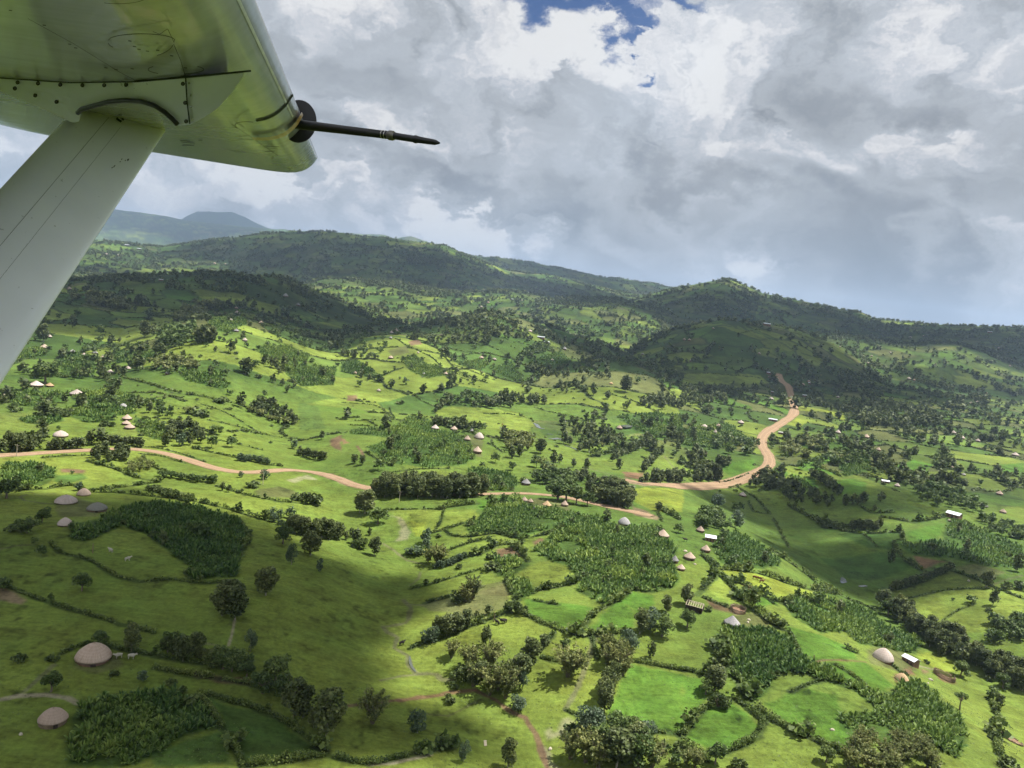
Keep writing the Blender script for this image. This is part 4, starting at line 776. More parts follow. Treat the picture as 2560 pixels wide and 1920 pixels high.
GROVES = [  # kind, n, height px, spread, photo outline of the ground it stands on, phrase
 ('euc', 95, 120, 'P', 'E200,742 255,690 500,690 860,682 925,720 900,748 560,748', 'tall eucalyptus in the long dense grove against the dirt road'),
 ('euc', 46, 100, 'P', 'E1580,735 1650,690 1800,700 1890,770 1900,822 1760,800 1650,770', 'eucalyptus in the dark grove beyond the roadside huts'),
 ('euc', 22, 65, 'P', 'E1420,580 1500,590 1720,640 1710,665 1500,640', 'eucalyptus in the thin row behind the dark roadside grove'),
 ('euc', 34, 65, 'P', 'D590,475 680,430 880,462 800,510 700,525 620,500', 'leaning eucalyptus in the clump hiding the left road'),
 ('euc', 16, 65, 'L', 'D690,392 800,396 912,402', 'slim eucalyptus in the row above the left road'), ('euc', 18, 100, 'P', 'D0,430 100,395 250,415 230,440 0,448', 'eucalyptus in the grove at the left road end'),
 ('euc', 12, 75, 'L', 'D320,425 430,420 520,415', 'eucalyptus fronting the domed roadside hut'), ('blue', 12, 45, 'L', 'D1550,492 1640,505 1730,522', 'young eucalyptus in the row under the mid left hedge'),
 ('euc', 12, 60, 'L', 'D1930,465 2010,480 2100,492', 'eucalyptus in the short row near the brown field'), ('euc', 40, 65, 'P', 'D1600,165 1630,110 1750,140 1900,200 1918,255 1760,225', 'eucalyptus in the diagonal grove in the open pasture'),
 ('bamboo', 10, 45, 'L', 'D1610,175 1760,240 1900,262', 'bamboo edging the diagonal pasture grove'), ('euc', 20, 115, 'L', 'D1880,960 2000,985 2190,1005', 'eucalyptus in the dark row on the sunlit brow'), ('blue', 10, 60, 'L', 'D1760,890 1900,965 2050,1000', 'pale saplings under the dark row on the brow'),
 ('round', 20, 55, 'L', 'D1030,600 1200,620 1400,645', 'tree in the hedge belt below the left road'), ('bamboo', 10, 60, 'P', 'D800,540 950,510 1000,570 880,590', 'bamboo next to the leaning eucalyptus clump'),
 ('euc', 56, 70, 'P', 'F370,655 500,590 600,600 820,720 1100,770 1320,758 1050,800 800,792 600,722', 'tree in the dark belt curving under the road bend'), ('euc', 18, 75, 'L', 'F830,600 910,650 1015,722', 'tree in the short dark diagonal above the belt'),
 ('euc', 16, 80, 'P', 'F1230,520 1300,510 1380,590 1300,600', 'tree in the compact dark clump near the small huts'), ('round', 46, 75, 'P', 'F1490,700 1640,680 1900,760 1960,860 1700,800 1540,780', 'broad tree in the wood above the white roofed brick house'),
 ('round', 40, 60, 'P', 'F1880,830 2212,960 2212,1020 2000,960', 'bushy tree on the right of the brick house'), ('euc', 90, 70, 'P', 'F1060,215 1300,195 1600,205 1690,265 1500,292 1200,282', 'tree in the large dark plantation right of the road'),
 ('euc', 60, 55, 'P', 'F800,110 1000,150 1250,120 1500,170 1300,185 1060,190 820,150', 'tree in the upper dark plantation right of the road'), ('euc', 22, 90, 'P', 'F50,640 100,580 230,580 240,635', 'eucalyptus in the squat grove left of the road bend'),
 ('euc', 12, 60, 'P', 'F190,525 300,500 310,530 220,545', 'tree in the small grove above the squat one'), ('euc', 22, 65, 'L', 'F1090,935 1180,945 1280,935', 'tree in the short row on the shaded valley side'), ('bush', 18, 45, 'P', 'F850,880 1090,930 1080,960 940,950', 'bush along the shaded valley side'),
 ('euc', 95, 120, 'P', 'I1290,650 1420,680 1600,780 1800,850 1950,960 2212,1060 2212,1180 2080,1100 1960,1080 1900,1040 1700,960 1560,850 1440,760', 'tree in the dark wood filling the right ravine'),
 ('round', 26, 80, 'P', 'I1940,840 2000,720 2212,705 2212,830 2050,850', 'tree in the dark wood at the right edge'), ('euc', 26, 55, 'L', 'F1350,1335 1500,1290 1740,1205', 'tree in the thin row beside the bright right pasture'),
 ('bamboo', 22, 120, 'P', 'I1060,1655 1130,1520 1300,1470 1500,1510 1680,1600 1700,1700 1060,1700', 'bamboo in the big olive mass at the bottom right'), ('bamboo', 26, 60, 'P', 'E1040,390 1100,330 1240,370 1250,430 1090,440', 'bamboo on the slope by the round white hut'),
 ('euc', 30, 55, 'L', 'E590,262 700,275 860,300', 'eucalyptus in the row behind the pointed huts'), ('euc', 14, 55, 'L', 'E600,190 650,150 705,120', 'eucalyptus in the short diagonal row up the pasture'), ('euc', 26, 50, 'L', 'E1530,430 1640,395 1810,360', 'tree on the dark diagonal field edge at centre right'),
 ('euc', 22, 60, 'L', 'E1740,500 1860,450 2000,385', 'tree on the second dark diagonal field edge'), ('euc', 12, 70, 'L', 'E1950,570 2010,510 2060,450', 'tree in the short steep row by the red soil'), ('euc', 26, 80, 'P', 'E1960,640 2000,620 2212,610 2212,650', 'eucalyptus right of the red soil bank'),
 ('round', 36, 50, 'P', 'E640,80 800,60 1020,120 900,170 760,130', 'tree on the wooded bank above the pastures'), ('euc', 34, 60, 'P', 'E950,60 1200,110 1380,130 1250,140 1050,130', 'tree on the dark bank at the upper centre'),
 ('euc', 40, 55, 'P', 'E1920,130 2020,90 2212,120 2212,160 2000,160', 'eucalyptus in the dark plantation left of the road'), ('round', 55, 75, 'P', 'A1000,1010 1080,900 1240,890 1250,960 1160,1020', 'tree in the dark wood on the upper left knoll'),
 ('euc', 14, 100, 'P', 'A1270,980 1380,960 1380,985 1290,990', 'tall tree in the tight clump by the knoll'), ('bamboo', 45, 50, 'P', 'A460,700 700,670 850,760 840,785 640,740', 'bamboo in the olive thicket at the upper left'), ('bamboo', 50, 50, 'P', 'A1060,850 1200,760 1420,740 1300,830', 'bamboo crowning the upper left knoll'),
 ('bamboo', 30, 55, 'P', 'A900,1130 1000,1090 1250,1100 1280,1150 1100,1170', 'bamboo in the strip under the knoll'), ('bamboo', 30, 55, 'P', 'F640,440 700,370 880,370 880,460 750,500', 'bamboo in the olive thicket right of the bend'), ('round', 34, 60, 'P', 'F560,400 620,480 760,560 900,560 1180,520 1230,470 1000,430 900,500 740,530', 'tree on the dark edge of the olive thicket'),
 ('round', 26, 65, 'P', 'F170,420 290,340 480,400 490,470 300,470', 'tree between the pale huts and the road'), ('blue', 16, 45, 'L', 'E600,1195 700,1170 800,1125', 'blue green sapling in the terrace hedge'), ('round', 28, 90, 'P', 'F10,900 100,850 260,880 300,950 120,930', 'tree in the thicket behind the conical hut'),
 ('round', 26, 80, 'P', 'E1250,620 1330,560 1500,600 1480,680 1380,690', 'tree in the broad leaved clump by the road'), ('round', 14, 110, 'P', 'G1330,980 1500,960 1650,1060 1560,1070', 'tree in the shaded gully thicket'), ('bush', 22, 55, 'L', 'D980,690 1230,760', 'bush on the shaded enset border'),
 ('round', 26, 50, 'P', 'A400,1060 600,1000 1000,1000 1000,1040 700,1100 420,1160', 'tree among the small grey huts at upper left'), ('round', 22, 60, 'P', 'A650,1330 880,1330 1120,1420 1100,1470 900,1420 700,1380', 'tree on the bank above the stacked huts'), ('bush', 22, 45, 'P', 'A30,1390 400,1400 740,1500 720,1530 420,1460 100,1440', 'bush by the left homesteads'),
 ('euc', 18, 70, 'P', 'A1050,1500 1200,1480 1340,1560 1330,1640 1100,1620', 'eucalyptus above the left road in loose clump'), ('round', 30, 45, 'P', 'A1650,860 1830,880 2000,960 2150,1060 2050,1050 1900,980 1700,920', 'tree on the line climbing behind the small knoll huts'), ('euc', 22, 55, 'P', 'A2100,930 2212,940 2212,1020 2130,1030', 'eucalyptus at the upper centre left bank'),
 ('euc', 90, 42, 'P', 'B500,600 700,600 900,640 1150,700 1300,760 1150,770 950,730 700,690 560,660', 'tree in the dark belt on the middle hills'), ('round', 50, 40, 'P', 'B0,720 150,700 300,760 250,880 100,860 0,830', 'tree on the wooded slope left of the hilltop huts'), ('round', 46, 40, 'P', 'B1130,900 1180,820 1350,770 1330,830 1230,870', 'tree on the shoulder of the middle knoll'),
 ('round', 50, 38, 'P', 'B1690,850 1800,860 2212,880 2212,940 1950,940 1750,930', 'tree in the shaded band before the right hill'), ('euc', 40, 50, 'P', 'B1250,960 1400,950 1600,900 1780,960 1760,1010 1500,990 1300,1000', 'tree on the bank right of the middle knoll'), ('round', 60, 34, 'P', 'B1000,560 1300,640 1500,720 1700,740 1600,690 1300,590', 'tree along the middle valley side'), ('euc', 60, 40, 'P', 'C0,860 280,850 480,860 480,880 280,890 0,900', 'eucalyptus in the dark rows on the sunny flat'), ('euc', 50, 45, 'P', 'C0,910 280,900 270,950 0,960', 'eucalyptus in the second dark row on the sunny flat'),
 ('bamboo', 14, 60, 'P', 'H1680,860 1800,900 1840,1020 1740,1000', 'bamboo in the belt between two meadows'), ('euc', 12, 110, 'L', 'G1050,900 1180,930 1290,960 1420,985', 'dark tree along the shaded track')]
trees = []   # (photo point, height m, kind, width factor, phrase or None)
def add_trees(P, hp, kd, wf, ph):
    Q = at_px(P)
    for p_, q_, h_, w_ in zip(P, Q, hp, wf):
        sc = mpp(q_); rel = q_-C0; cs = max(.6, math.hypot(rel[0], rel[1])/np.linalg.norm(rel))
        trees.append((tuple(p_), q_, h_*.38608*sc/cs, kd, w_, ph))
for ln in SINGLES.strip().split('\n'):
    c, rest = ln.split(' ', 1); by = {}
    for t in rest.split(';'):
        f = t.split(','); 
        if float(f[2]) > 0: by.setdefault(f[3], []).append((px(c, float(f[0]), float(f[1])), float(f[2]), float(f[4]) if len(f) > 4 else 1.0))
    for kd, L in by.items(): add_trees([l[0] for l in L], [l[1] for l in L], kd, [l[2] for l in L], None)
for kd, n_, h_, typ, s, ph in GROVES:
    q = np.array(pts(s))
    if typ == 'L':
        L = np.r_[0, np.cumsum(np.hypot(*np.diff(q, axis=0).T))]; t = np.linspace(0, L[-1], n_)+RNG.normal(0, L[-1]/n_*.3, n_)
        P = np.stack([np.interp(t, L, q[:, 0]), np.interp(t, L, q[:, 1])], 1)+RNG.normal(0, 1.6, (n_, 2))
    else:
        P = []; x0, y0 = q.min(0); x1, y1 = q.max(0)
        while len(P) < n_:
            c_ = np.stack([RNG.uniform(x0, x1, 400), RNG.uniform(y0, y1, 400)], 1); P += list(c_[poly_mask(c_[:, 0], c_[:, 1], q)])
        P = np.array(P[:n_])
    add_trees(P, h_*(.66+.48*RNG.random(n_)), kd, .9+.35*RNG.random(n_), ph)
vis = [t for t in trees if -40 < t[0][0] < 2600 and t[0][1] < 2000]
score = [t[2]/mpp(t[1])*math.sqrt(t[4]) for t in vis]
order = sorted(range(len(vis)), key=lambda i: -score[i])
NIND = 296
hero = [vis[i] for i in order[:NIND]]; rest = [vis[i] for i in order[NIND:]]
lab = autolabels([(t[0], LOOK[t[3]]) for t in hero])
CATN = dict(euc='tree', round='tree', bamboo='bamboo', bush='bush', blue='tree', umbrella='tree')
NAMEN = dict(euc='eucalyptus_tree', round='broadleaf_tree', bamboo='bamboo_clump', bush='bush', blue='young_eucalyptus_tree', umbrella='flat_topped_tree')
GRPN = dict(euc='eucalyptus trees of the farmland', round='broadleaf trees of the farmland', bamboo='bamboo clumps of the farmland', bush='bushes of the farmland', blue='young eucalyptus trees', umbrella=None)
for i, (t, lb) in enumerate(zip(hero, lab)):
    P, q, h, kd, wf, ph = t; cm, tm = TREE[kd][i % len(TREE[kd])]
    e = bpy.data.objects.new(NAMEN[kd], None); COL.objects.link(e); e.empty_display_size = .5
    e.location = (q[0], q[1], q[2]-.05); e.rotation_euler = (random.uniform(-.05, .05), random.uniform(-.05, .05), random.random()*6.28); e.scale = (h*wf*random.uniform(.92, 1.1), h*wf, h)
    e['category'] = CATN[kd]
    if ph: e['label'] = ph; e['group'] = ph
    else:
        e['label'] = lb
        if GRPN[kd]: e['group'] = GRPN[kd]
    link('crown', cm, e); link('trunk', tm, e)

# far and small trees: along field edges, in gullies, on wooded slopes
items = []
MIX = ['euc', 'round', 'bamboo', 'bush', 'blue']
MATS = [M[k] for k in MIX]
def lod_of(q): 
    d = np.linalg.norm(q-C0); return 0 if d < 520 else (1 if d < 1250 else 2)
for P, q, h, kd, wf, ph in rest:
    kd = 'round' if kd == 'umbrella' else kd; L = LOD[kd, min(lod_of(q), 1 if h*1000/ max(1, np.linalg.norm(q-C0)) > 12 else 2)]; V_, F_ = L[random.randrange(len(L))]
    items.append((V_, F_, q[0], q[1], q[2]-.1, h, wf, random.random()*6.28, MIX.index(kd)))
nc = 1250000
aa = RNG.uniform(-.92, .92, nc); ra = np.sqrt(RNG.uniform(430**2, 5000**2, nc))
X = ra*np.sin(aa); Y = ra*np.cos(aa)
ida, ea, pa = cells(X, Y, 50, 5); idb, eb, pb = cells(X, Y, 95, 15); zone = vnoise(X/420, Y/420, 77); use = (zone > .58) & (ra < 1400) | (ra > 3200)
e_ = np.where(use, eb, ea); pe = np.where(use, pb, pa); idc = np.where(use, idb, ida)
rough_ = fbm(X/170, Y/170, 61, 5)+.35*fbm(X/45, Y/45, 66, 3); clump = fbm(X/60, Y/60, 71, 4)
dens = .58*(e_ < 3.0)*(pe > .32)*sst(clump, -.5, .3)+.17*sst(rough_, .1, .5)*sst(clump, -.3, .4)+.05*sst(clump, -.05, .5)*np.where(ra < 1300, 1.3, 1)
open_ = np.clip(1-sst(ra, 600, 1000)*1.0, 0, 1); dens *= 1-.1*open_
for s, k in WOODS:
    q = at(s)[:, :2]; dens = np.where(poly_mask(X, Y, q), dens*1.2+.09*k*sst(clump, -.4, .4), dens)
dens *= np.where(ra > 2400, .8, 1.0)
ZV = grid_z(X, Y); rel = np.stack([X, Y, ZV-HCAM], 1); dep = rel@FWD; U = 1280+rel@CR/dep*FPX; Vv = 960-rel@CU/dep*FPX
OPEN = ['D900,0 1200,60 2212,-120 2212,600 1900,600 1000,400 900,200', 'E0,-60 640,60 640,240 0,260', 'E620,190 1250,160 1420,180 1430,440 1000,330 900,290', 'E1250,60 1900,90 2212,190 2212,220 1500,280',
        'A330,700 700,760 960,850 980,980 700,900 320,880', 'A800,1190 1500,1100 1560,1400 1100,1330', 'E0,0 2212,0 2212,700 0,700', 'F0,680 2212,1300 2212,1700 0,1700', 'D0,0 2212,0 2212,1700 0,1700', 'B960,760 1150,800 1180,860 1000,830', 'A930,620 1250,650 1240,760 950,840']
okm = (U > -900) & (U < 3500)
dens = np.where((Vv > 1130) & (U < 1700), dens*.0, dens); dens = np.where((Vv > 1220), 0, dens)
for k, s in enumerate(OPEN[:6]+OPEN[9:]):
    dens = np.where(poly_mask(U, Vv, np.array(pts(s))), dens*.12, dens)
for q, w in RD: dens = np.where((ra < 1300) & (seg_dist(X, Y, q) < w), 0, dens)
for s, lb, kd in ENSET: dens = np.where(poly_mask(X, Y, at(s)[:, :2]), dens*.25, dens)
for n_, s in FIELDS: dens = np.where(poly_mask(X, Y, at(s)[:, :2]), dens*.05, dens)
keep = okm & (RNG.random(nc) < dens)
idx = np.nonzero(keep)[0]
print('far trees', len(idx))
for i in idx:
    d = ra[i]; sp_ = idc[i]*13 % 1; g = random.random()
    kd = 'euc' if g < .38+.3*(sp_ > .6) else ('round' if g < .75 else ('bush' if g < .93 else 'bamboo'))
    h = random.uniform(5, 12) if kd == 'euc' else (random.uniform(4, 8.5) if kd == 'round' else random.uniform(2, 4.5)); h *= .85
    lv = 1 if d < 1050 else 2; L = LOD[kd, lv]; V_, F_ = L[random.randrange(4)]
    items.append((V_, F_, X[i], Y[i], ZV[i]-.2, h, random.uniform(.9, 1.4)*(1.25 if d > 2000 else 1), g*60, MIX.index(kd)))
for s, lb, kd in ENSET:
    q_ = at(s)[:, :2]; x0, y0 = q_.min(0); x1, y1 = q_.max(0); n_ = int((x1-x0)*(y1-y0)/190); ex = RNG.uniform(x0-4, x1+4, n_); ey = RNG.uniform(y0-4, y1+4, n_); k_ = poly_mask(ex, ey, q_)
    for x, y in zip(ex[k_], ey[k_]):
        kd2 = random.choice(['bush', 'bush', 'bush', 'round', 'euc']); L = LOD[kd2, 1]; V_, F_ = L[random.randrange(4)]; items.append((V_, F_, x, y, float(grid_z(x, y))-.1, random.uniform(1.8, 3.2) if kd2 == 'bush' else random.uniform(3, 6.5), 1.0, random.random()*6.28, MIX.index(kd2)))
ns = 520000; aa2 = RNG.uniform(-.80, .80, ns); ra2 = np.sqrt(RNG.uniform(400**2, 1250**2, ns)); X2 = ra2*np.sin(aa2); Y2 = ra2*np.cos(aa2)
ida, ea, pa = cells(X2, Y2, 50, 5); idb, eb, pb = cells(X2, Y2, 95, 15); use = (vnoise(X2/420, Y2/420, 77) > .58) & (ra2 < 1400)
e2 = np.where(use, eb, ea); p2 = np.where(use, pb, pa); d2_ = .75*(e2 < 1.1)*(p2 > np.where(ra2 < 700, .30, .10))*(fbm(X2/12, Y2/12, 19, 2) > -.25)+.012*(fbm(X2/30, Y2/30, 23, 3) > .25)
Z2 = grid_z(X2, Y2); rel = np.stack([X2, Y2, Z2-HCAM], 1); dep = rel@FWD; U2 = 1280+rel@CR/dep*FPX; V2_ = 960-rel@CU/dep*FPX
d2_ = np.where((V2_ > 1130) & (U2 < 1700) | (V2_ > 1230) | (ra2 < 480+fbm(X2/190, Y2/190, 31, 4)*60), 0, d2_)
for q, w in RD: d2_ = np.where(seg_dist(X2, Y2, q) < w, 0, d2_)
for s, lb, kd in ENSET: d2_ = np.where(poly_mask(X2, Y2, at(s)[:, :2]), 0, d2_)
for n_, s in FIELDS: d2_ = np.where(poly_mask(X2, Y2, at(s)[:, :2]), 0, d2_)
i2 = np.nonzero(RNG.random(ns) < d2_)[0][:32000]; print('hedge bushes', len(i2))
for i in i2:
    L = LOD['bush', 2]; V_, F_ = L[random.randrange(4)]; items.append((V_, F_, X2[i], Y2[i], Z2[i]-.1, random.uniform(.9, 2.1), random.uniform(.9, 1.5), random.random()*6.28, 3))
scatter('distant_trees', items, MATS, label='scattered small trees and thickets across the far fields and wooded hills', cat='tree', group='far trees', kind='stuff')

# ------------------------------------------------------------------ hedges
hl = autolabels([(np.mean(pts(h[0]), axis=0), 'dark green field hedge') for h in HEDGES])
for (s, hh), lb in zip(HEDGES, hl):
    q = smooth_line(at(s)[:, :2], 2); L = np.r_[0, np.cumsum(np.hypot(*np.diff(q, axis=0).T))]; tot = L[-1]
    if tot > 700: continue
    dist = np.linalg.norm(q.mean(0)); lf = float(np.clip(dist/520, .36, 1.1)); n_ = int(tot*hh*9/(lf*lf*2.6))+40; n_ = min(n_, 9000)
    t = RNG.random(n_)*tot; cx = np.interp(t, L, q[:, 0]); cy = np.interp(t, L, q[:, 1])
    hm = hh*.82*(.45+.85*vnoise(t/2.3, t*0+tot, 5)+.35*(vnoise(t/9, t*0, 8)-.4)); gap = vnoise(t/4, t*0+3, 12) > .2; w_ = .28+hh*.2*(.5+1.0*vnoise(t/3.1, t*0+7, 15))
    a = RNG.random(n_)*6.28; rr_ = np.sqrt(RNG.random(n_))*w_; z = RNG.random(n_)**.7*hm*(1-.25*(rr_/w_)**2)
    x = cx+np.cos(a)*rr_; y = cy+np.sin(a)*rr_; P = np.stack([x, y, grid_z(x, y)+z], 1)[gap]
    V_, F_ = quads(P, lf*.8, .3); bl = [(V_, F_)]
    for tb in np.cumsum(RNG.uniform(4, 22, 60)):
        if tb > tot: break
        bx, by = np.interp(tb, L, q[:, 0]), np.interp(tb, L, q[:, 1]); bv, bf = LOD[random.choice(['bush', 'bush', 'round', 'euc']), 1][random.randrange(4)]; sc_ = hh*random.uniform(.8, 2.0); bl.append((bv*sc_+np.array([bx, by, float(grid_z(bx, by))]), bf))
    V_, F_ = join(bl); link('field_hedge', mesh_np('field_hedge', V_, F_, [M['hedge']]), label=lb, cat='hedge', group='hedges between the fields')

# ------------------------------------------------------------------ enset plots
def leaf_strip(th, lean, L, w, rows):
    t = np.linspace(0, 1, rows+1); r_ = np.sin(t*lean*1.5)/1.5/max(lean, .2)*L*lean; z = L*(t-.42*lean*t*t*1.5)
    wd = w*np.sin(np.clip(t*.88+.1, 0, 1)*math.pi)**.8*.5+.01; c, s = math.cos(th), math.sin(th)
    A = np.stack([r_*c-wd*s, r_*s+wd*c, z+wd*.35], 1); B2 = np.stack([r_*c+wd*s, r_*s-wd*c, z+wd*.35], 1); V = np.stack([A, B2], 1).reshape(-1, 3)
    i_ = np.arange(rows); return V, np.stack([2*i_, 2*i_+1, 2*i_+3, 2*i_+2], 1)
ENS = {0: [], 1: [], 2: []}
for lv, nl, rows in ((0, 11, 3), (1, 9, 3), (2, 6, 2)):
    for v_ in range(6):
        g0 = random.random()*6; parts = [leaf_strip(g0+i_*2.39963, random.choice([.16, .3, .45, .6, .85, 1.0]), random.uniform(.7, 1.05), .15 if lv < 2 else .24, rows) for i_ in range(nl)]
        ENS[lv].append(join(parts))
for s, lb, kd in ENSET:
    q = at(s)[:, :2]; x0, y0 = q.min(0); x1, y1 = q.max(0); dist = np.linalg.norm(q.mean(0)); sp_ = 1.3 if dist < 260 else (1.55 if dist < 450 else (2.3 if dist < 800 else 3.2))
    gx, gy = np.meshgrid(np.arange(x0, x1, sp_), np.arange(y0, y1, sp_)); gx = gx.ravel()+RNG.normal(0, sp_*.28, gx.size); gy = gy.ravel()+RNG.normal(0, sp_*.28, gy.size)
    k_ = poly_mask(gx, gy, q) & (fbm(gx/16, gy/16, 33, 3) > -.45) & (seg_dist(gx, gy, np.vstack([q, q[:1]])) > .6+4.0*fbm(gx/5, gy/5, 35, 3)-1.2*(RNG.random(gx.size) < .3)); gx = gx[k_]; gy = gy[k_]
    if len(gx) > 17000: s_ = RNG.choice(len(gx), 17000, replace=False); gx = gx[s_]; gy = gy[s_]
    gz = grid_z(gx, gy); hv = 1.1+1.5*vnoise(gx/9, gy/9, 44)+.9*RNG.random(len(gx))**1.5; lv = 0 if dist < 330 else (1 if dist < 600 else 2); mf = fbm(gx/25, gy/25, 55, 2)
    it = []
    for x, y, z, h, m_ in zip(gx, gy, gz, hv, mf):
        V_, F_ = ENS[lv][random.randrange(6)]; it.append((V_, F_, x, y, z, h*(1.25 if dist > 500 else 1), 1.15, random.random()*6.28, int(m_ > .12 if kd == 'enset' else m_ > -.2)))
    if it: scatter('enset_crop', it, [M['enset'], M['enset2']], label=lb, cat='crop', group='enset plots', kind='stuff')

# grass tussocks and weeds over the near pastures
nt = 60000; aa = RNG.uniform(-.78, .72, nt); ra = 120*np.exp(RNG.random(nt)*1.45); X = ra*np.sin(aa); Y = ra*np.cos(aa); k_ = fbm(X/14, Y/14, 88, 3) > .02; X = X[k_]; Y = Y[k_]; Z = grid_z(X, Y)
V_, F_ = quads(np.stack([X, Y, Z+.07], 1), .12+.22*RNG.random(len(X))**2, 1.2); link('weed_tufts', mesh_np('weed_tufts', V_, F_, [M['bush']]), label='sparse weed tufts scattered over the near pastures', cat='weeds', kind='stuff')
# ------------------------------------------------------------------ thatched huts
def lathe(prof, k=36, jit=0.0, seed=0):
    g = np.random.default_rng(seed); V = []; F = []
    ph = g.random()*6.28; a1 = 1+jit*np.sin(np.arange(k)*6.2832/k*3+ph)+jit*g.normal(0, .6, k)
    for i, (r_, z) in enumerate(prof):
        for j in range(k):
            t = 6.28318*j/k; q = r_*a1[j]; V.append((q*math.cos(t), q*math.sin(t), z+(g.normal(0, .006) if jit else 0)))
    for i in range(len(prof)-1):
        for j in range(k): F.append([i*k+j, i*k+(j+1) % k, (i+1)*k+(j+1) % k, (i+1)*k+j])
    return np.array(V), np.array(F)
def boxg(x0, x1, y0, y1, z0, z1):
    V = np.array([(x, y, z) for z in (z0, z1) for y in (y0, y1) for x in (x0, x1)], float)
    F = np.array([[0, 2, 3, 1], [4, 5, 7, 6], [0, 1, 5, 4], [2, 6, 7, 3], [0, 4, 6, 2], [1, 3, 7, 5]]); return V, F
ROOFP = dict(dome=[(.455, .13), (.50, .14), (.49, .23), (.455, .37), (.395, .51), (.315, .65), (.22, .78), (.12, .88), (.04, .945), (0.001, .965)],
             cone=[(.45, .29), (.50, .28), (.42, .39), (.33, .52), (.235, .65), (.15, .78), (.075, .89), (.03, .95), (0.001, .965)],
             shell=[(.44, .26), (.50, .27), (.49, .34), (.44, .46), (.36, .62), (.25, .77), (.13, .88), (.05, .94), (.001, .96)])
HUTM = {}
def hut_mesh(shape, matk):
    if (shape, matk) in HUTM: return HUTM[shape, matk]
    zr = ROOFP[shape][0][1]; V, F = lathe(ROOFP[shape], 40, .012, len(HUTM)); roof = fix('roof', V, F, [M[matk]], True)
    wr = .455 if shape == 'dome' else (.40 if shape == 'cone' else .455); P = []
    P.append(lathe([(wr, -.12), (wr, zr+.06)], 32, 0))
    for i in range(32):
        t = i*6.28318/32; P.append(tube([(wr*math.cos(t), wr*math.sin(t), -.1), (wr*math.cos(t), wr*math.sin(t), zr+.05)], .012, 4))
    V, F = join(P); wall = fix('wall', V, F, [M['mud' if shape != 'shell' else 'wood']])
    V, F = boxg(-.07, .07, -.03, .03, -.05, zr+.01); V[:, 1] -= wr; door = fix('door', V, F, [M['darkwood']])
    V, F = join([lathe([(.028, .93), (.03, .955), (.014, .975), (.010, 1.03), (.004, 1.06)], 8)]); fin = fix('finial', V, F, [M['wood']], True)
    HUTM[shape, matk] = (roof, wall, door, fin); return HUTM[shape, matk]
